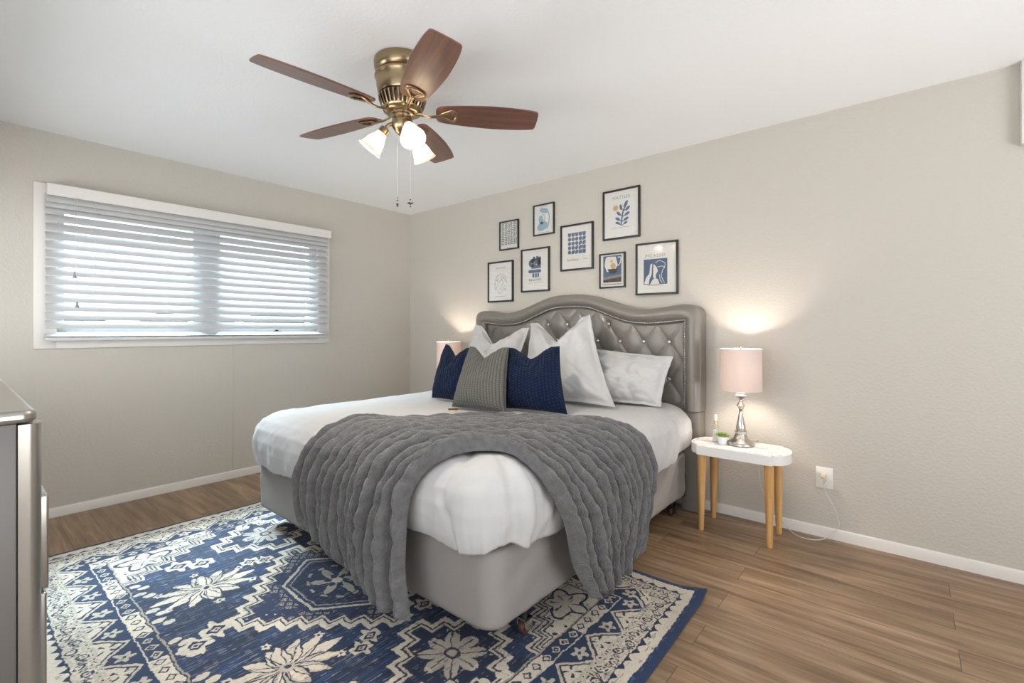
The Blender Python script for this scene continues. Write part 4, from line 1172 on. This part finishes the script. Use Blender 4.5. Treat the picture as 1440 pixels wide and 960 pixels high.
def art_arches(w, h, S, T):
    T('heading', 'PICASSO', .032, -.01, h*.245)
    s = w*.56; cy = -h*.06
    S('blue_square', [rect(-.008, cy, s, s*1.06)], M_ink_blue)
    ps = []
    for pts in ([(.0, .06), (.03, .075), (.07, .05), (.05, .0), (.045, -.04), (.065, -.08)], [(.01, .03), (.05, .035), (.07, .02)], [(.03, -.02), (.035, -.06), (.05, -.08)]): ps += stroke([(x-.008, y+cy) for x, y in pts], .004)
    ps.append([(-.09, cy-.085), (-.075, cy-.04), (-.05, cy-.01), (-.045, cy+.05), (-.03, cy+.06), (-.035, cy-.02), (-.05, cy-.05), (-.055, cy-.085)])
    ps.append([(-.022, cy+.055), (-.005, cy+.04), (.012, cy+.005), (-.004, cy-.02), (-.004, cy-.045), (-.024, cy-.045)])
    ps.append([(-.045, cy-.088), (-.03, cy-.06), (-.01, cy-.045), (.01, cy-.055), (.022, cy-.088)])
    S('white_shapes', ps, M_paper); S('caption_line', [rect(-.008, -h*.32, w*.34, .003)], M_ink_grey)
picture(1.309, 1.532, 1.906, 2.166, 'small framed print of dense dark marks, upper left of the picture group', art_marks, .011)
picture(1.695, 1.913, 1.988, 2.250, 'small framed print with pale blue curving shape, top row', art_blue_curve, .011)
picture(1.165, 1.470, 1.442, 1.811, 'framed line drawing poster, lowest and farthest left of the group', art_lines)
picture(1.561, 1.865, 1.515, 1.887, 'framed print with dark blue blocky shape above the left slope of headboard', art_blue_blocks)
picture(1.976, 2.282, 1.666, 2.036, 'framed poster with five by five grid of blue shapes in the middle', art_grid)
picture(2.366, 2.668, 1.868, 2.241, 'highest framed poster with blue leaf sprig and yellow disc', art_sprig)
picture(2.335, 2.552, 1.506, 1.770, 'small framed still life of jug and fruit right of the grid poster', art_still, .011)
picture(2.644, 2.948, 1.438, 1.810, 'framed poster with white figures on blue square, farthest right of the group', art_arches, rz=math.radians(3.5), yoff=.012)

# ------------------------------------------------------------------ ceiling fan
fan = empty('ceiling_fan', (2.35, -1.874, RH), 'five blade ceiling fan with antique brass body and three lit glass shades', 'ceiling fan')
MB().lathe([(.118, 0), (.128, -.004), (.130, -.014), (.128, -.040), (.121, -.052), (.116, -.058), (.119, -.066), (.126, -.072), (.127, -.080), (.123, -.088), (.120, -.094), (.118, -.120), (.113, -.150), (.107, -.160)], 56).build('motor_housing', M_brass, fan, angle=30)
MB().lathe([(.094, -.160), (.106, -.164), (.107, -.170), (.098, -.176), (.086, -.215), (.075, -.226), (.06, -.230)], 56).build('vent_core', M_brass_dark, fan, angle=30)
vr = MB()
for k in range(30):
    a = 2*PI*k/30; Mx = Matrix.Rotation(a, 4, 'Z')
    vr.tube([(.106, 0, -.168), (.1035, 0, -.180), (.092, 0, -.212), (.084, 0, -.224)], .0055, 6, M=Mx, up=(0, 1, 0))
vr.lathe([(.080, -.219), (.092, -.221), (.088, -.232), (.070, -.240), (.05, -.242)], 48)
vr.build('vent_ring', M_brass, fan, angle=50)
MB().lathe([(.050, -.236), (.056, -.240), (.055, -.250), (.046, -.254), (.044, -.262), (.047, -.268), (.050, -.285), (.048, -.305), (.038, -.318), (.030, -.330), (.022, -.336), (.014, -.345), (.0005, -.350)], 40).build('switch_housing', M_brass, fan, angle=40)
BZ = -.232
PITCHB = math.radians(-13)
def blade_outline():
    top = [(.155, .030), (.165, .047), (.19, .058), (.26, .068), (.36, .076), (.43, .079), (.51, .077), (.58, .072), (.622, .065), (.632, .061), (.638, .052), (.640, .030), (.641, .0)]
    sp_ = spline([(x, y, 0) for x, y in top], 4)
    up = [(p.x, p.y) for p in sp_]
    return up+[(x, -y) for x, y in up[::-1][1:]]
def make_blade():
    ol = blade_outline()
    b = MB().prism(ol, -.0035, .0035).build('blade', M_walnut, fan, angle=30)
    md = b.modifiers.new('bevel', 'BEVEL'); md.width = .0015; md.segments = 2; md.limit_method = 'ANGLE'
    Rp = Matrix.Rotation(-PITCHB, 4, 'X')
    ir = MB()
    arm = spline([(.045, 0, -.004), (.075, 0, -.006), (.10, 0, -.012), (.13, 0, -.016), (.16, 0, -.012), (.185, 0, -.007)], 5)
    ir.tube(arm, [.0125-.004*math.sin(PI*i/(len(arm)-1)) for i in range(len(arm))], 10, flat=.55)
    loop = [(.175, 0), (.185, .012), (.205, .024), (.228, .036), (.243, .030), (.250, .010), (.252, 0), (.250, -.010), (.243, -.030), (.228, -.036), (.205, -.024), (.185, -.012)]
    lp = spline([(x, y, -.0075) for x, y in loop], 4, True)
    ir.tube(lp, .009, 8, closed=True, flat=.55)
    for x, y in ((.190, 0), (.232, .026), (.232, -.026)): ir.sphere((x, y, -.010), .0055, 10, 6, (1, 1, .6))
    ir.build('blade_bracket', M_brass, b, angle=50)
    return b
bl0 = make_blade()
br0 = [x for x in bpy.data.objects if x.parent == bl0][0]
for k in range(5):
    if k == 0: b = bl0
    else:
        b = bl0.copy(); C.objects.link(b); c = br0.copy(); C.objects.link(c); c.parent = b
    b.location = (0, 0, BZ)
    b.rotation_euler = (Matrix.Rotation(math.radians(48.5+72*k), 4, 'Z') @ Matrix.Rotation(PITCHB, 4, 'X')).to_euler()
def shade_unit(az, tilt):
    d = Matrix.Rotation(az, 4, 'Z')
    a0 = Vector((.030, 0, -.300)); 
    arm = MB().tube(spline([(.034, 0, -.292), (.058, 0, -.290), (.074, 0, -.302), (.080, 0, -.318)], 5), .0085, 10, M=d)
    Mx = d @ Matrix.Translation((.078, 0, -.312)) @ Matrix.Rotation(-tilt, 4, 'Y')
    arm.lathe([(.010, .006), (.022, .002), (.0245, -.008), (.0245, -.026), (.022, -.027)], 24, Mx)
    arm.build('light_arm', M_brass, fan, angle=50)
    gs = MB().lathe([(.0215, -.018), (.0225, -.030), (.028, -.045), (.037, -.062), (.043, -.080), (.047, -.098), (.0555, -.118), (.058, -.123), (.0555, -.1225), (.045, -.100), (.041, -.080), (.035, -.063), (.026, -.046), (.0205, -.031), (.0195, -.018)], 36, Mx, caps=False)
    gs.build('glass_shade', M_frost, fan, angle=70)
    MB().lathe([(.009, -.028), (.012, -.036), (.020, -.058), (.0225, -.072), (.019, -.086), (.010, -.094), (.0006, -.096)], 16, Mx).build('bulb', M_fan_bulb, fan)
for az in (222, 340, 98): shade_unit(math.radians(az), math.radians(38))
for (x, y), ze, kind in (((-.012, -.020), -.665, 0), ((.030, .022), -.662, 1)):
    pc = MB().tube([(x, y, -.325), (x, y, ze+.03)], .0013, 6).build('pull_chain', M_cord, fan)  # pale material: overexposed glare on the chain put into its colour
    m = MB()
    if kind == 0:
        for dz, r in ((.03, .003), (.018, .0035), (.0, .0055), (-.008, .0045)): m.sphere((x, y, ze+dz), r, 10, 6)
    else:
        m.sphere((x, y, ze+.02), .0035, 10, 6); m.sphere((x, y, ze), .005, 10, 6)
        for k in range(4):
            a = k*PI/2+.4; m.sphere((x+.010*math.cos(a), y+.010*math.sin(a), ze+.004), 1, 8, 5, (.008, .005, .002))
        m.sphere((x, y, ze-.012), .0035, 10, 6)
    m.build('pull_pendant', M_brass_dark, pc)

# ------------------------------------------------------------------ dresser
DX1, DY1, DZ = 2.32, -3.085, .97
dr = empty('dresser', (1.55, -3.34, 0), 'champagne silver chest of drawers with rounded corner at the left edge', 'dresser')
ex_, ey_ = dr.location.x, dr.location.y
def D(m, x0, x1, y0, y1, z0, z1, bev=.003, seg=2): return m.box(x0-ex_, x1-ex_, y0-ey_, y1-ey_, z0, z1, bev, seg=seg)
DX0 = .80
def slab_outline(x0, x1, y0, y1, r):
    o = [(x0, y0), (x1, y0)]
    for i in range(9): a = PI/2*i/8; o.append((x1-r+r*math.cos(a), y1-r+r*math.sin(a)))
    for i in range(9): a = PI/2+PI/2*i/8; o.append((x0+r+r*math.cos(a), y1-r+r*math.sin(a)))
    return [(x-ex_, y-ey_) for x, y in o]
tp = MB().prism(slab_outline(DX0-.01, DX1+.012, -3.60, DY1, .035), DZ-.034, DZ).build('dresser_top', M_silver, dr, angle=40)
md = tp.modifiers.new('bevel', 'BEVEL'); md.width = .012; md.segments = 4; md.limit_method = 'ANGLE'; md.angle_limit = math.radians(50)
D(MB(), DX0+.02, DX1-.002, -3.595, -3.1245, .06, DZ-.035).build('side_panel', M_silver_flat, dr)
for xx0, xx1 in ((DX1-.07, DX1+.008), (DX0, DX0+.078)):
    MB().prism(slab_outline(xx0, xx1, -3.123, DY1+.010, .030), .0, DZ-.038).build('corner_post', M_silver, dr, angle=50)
for k, (z0, z1, yy) in enumerate(((.735, .925, DY1-.004), (.455, .722, DY1+.026), (.175, .445, DY1+.022))):
    d_ = D(MB(), DX0+.085, DX1-.055 if k == 0 else DX1-.030, -3.14, yy, z0, z1, .006, 3).build('drawer', M_silver, dr)
    for xx in (1.15, 1.95):
        h_ = MB().tube([(xx-.06-ex_, yy-ey_, (z0+z1)/2), (xx-.06-ex_, yy+.010-ey_, (z0+z1)/2), (xx+.06-ex_, yy+.010-ey_, (z0+z1)/2), (xx+.06-ex_, yy-ey_, (z0+z1)/2)], .005, 8)
        h_.build('drawer_handle', M_nickel, d_)
D(MB(), DX0+.05, DX1-.03, -3.55, -3.12, 0, .06).build('plinth', M_silver_flat, dr)
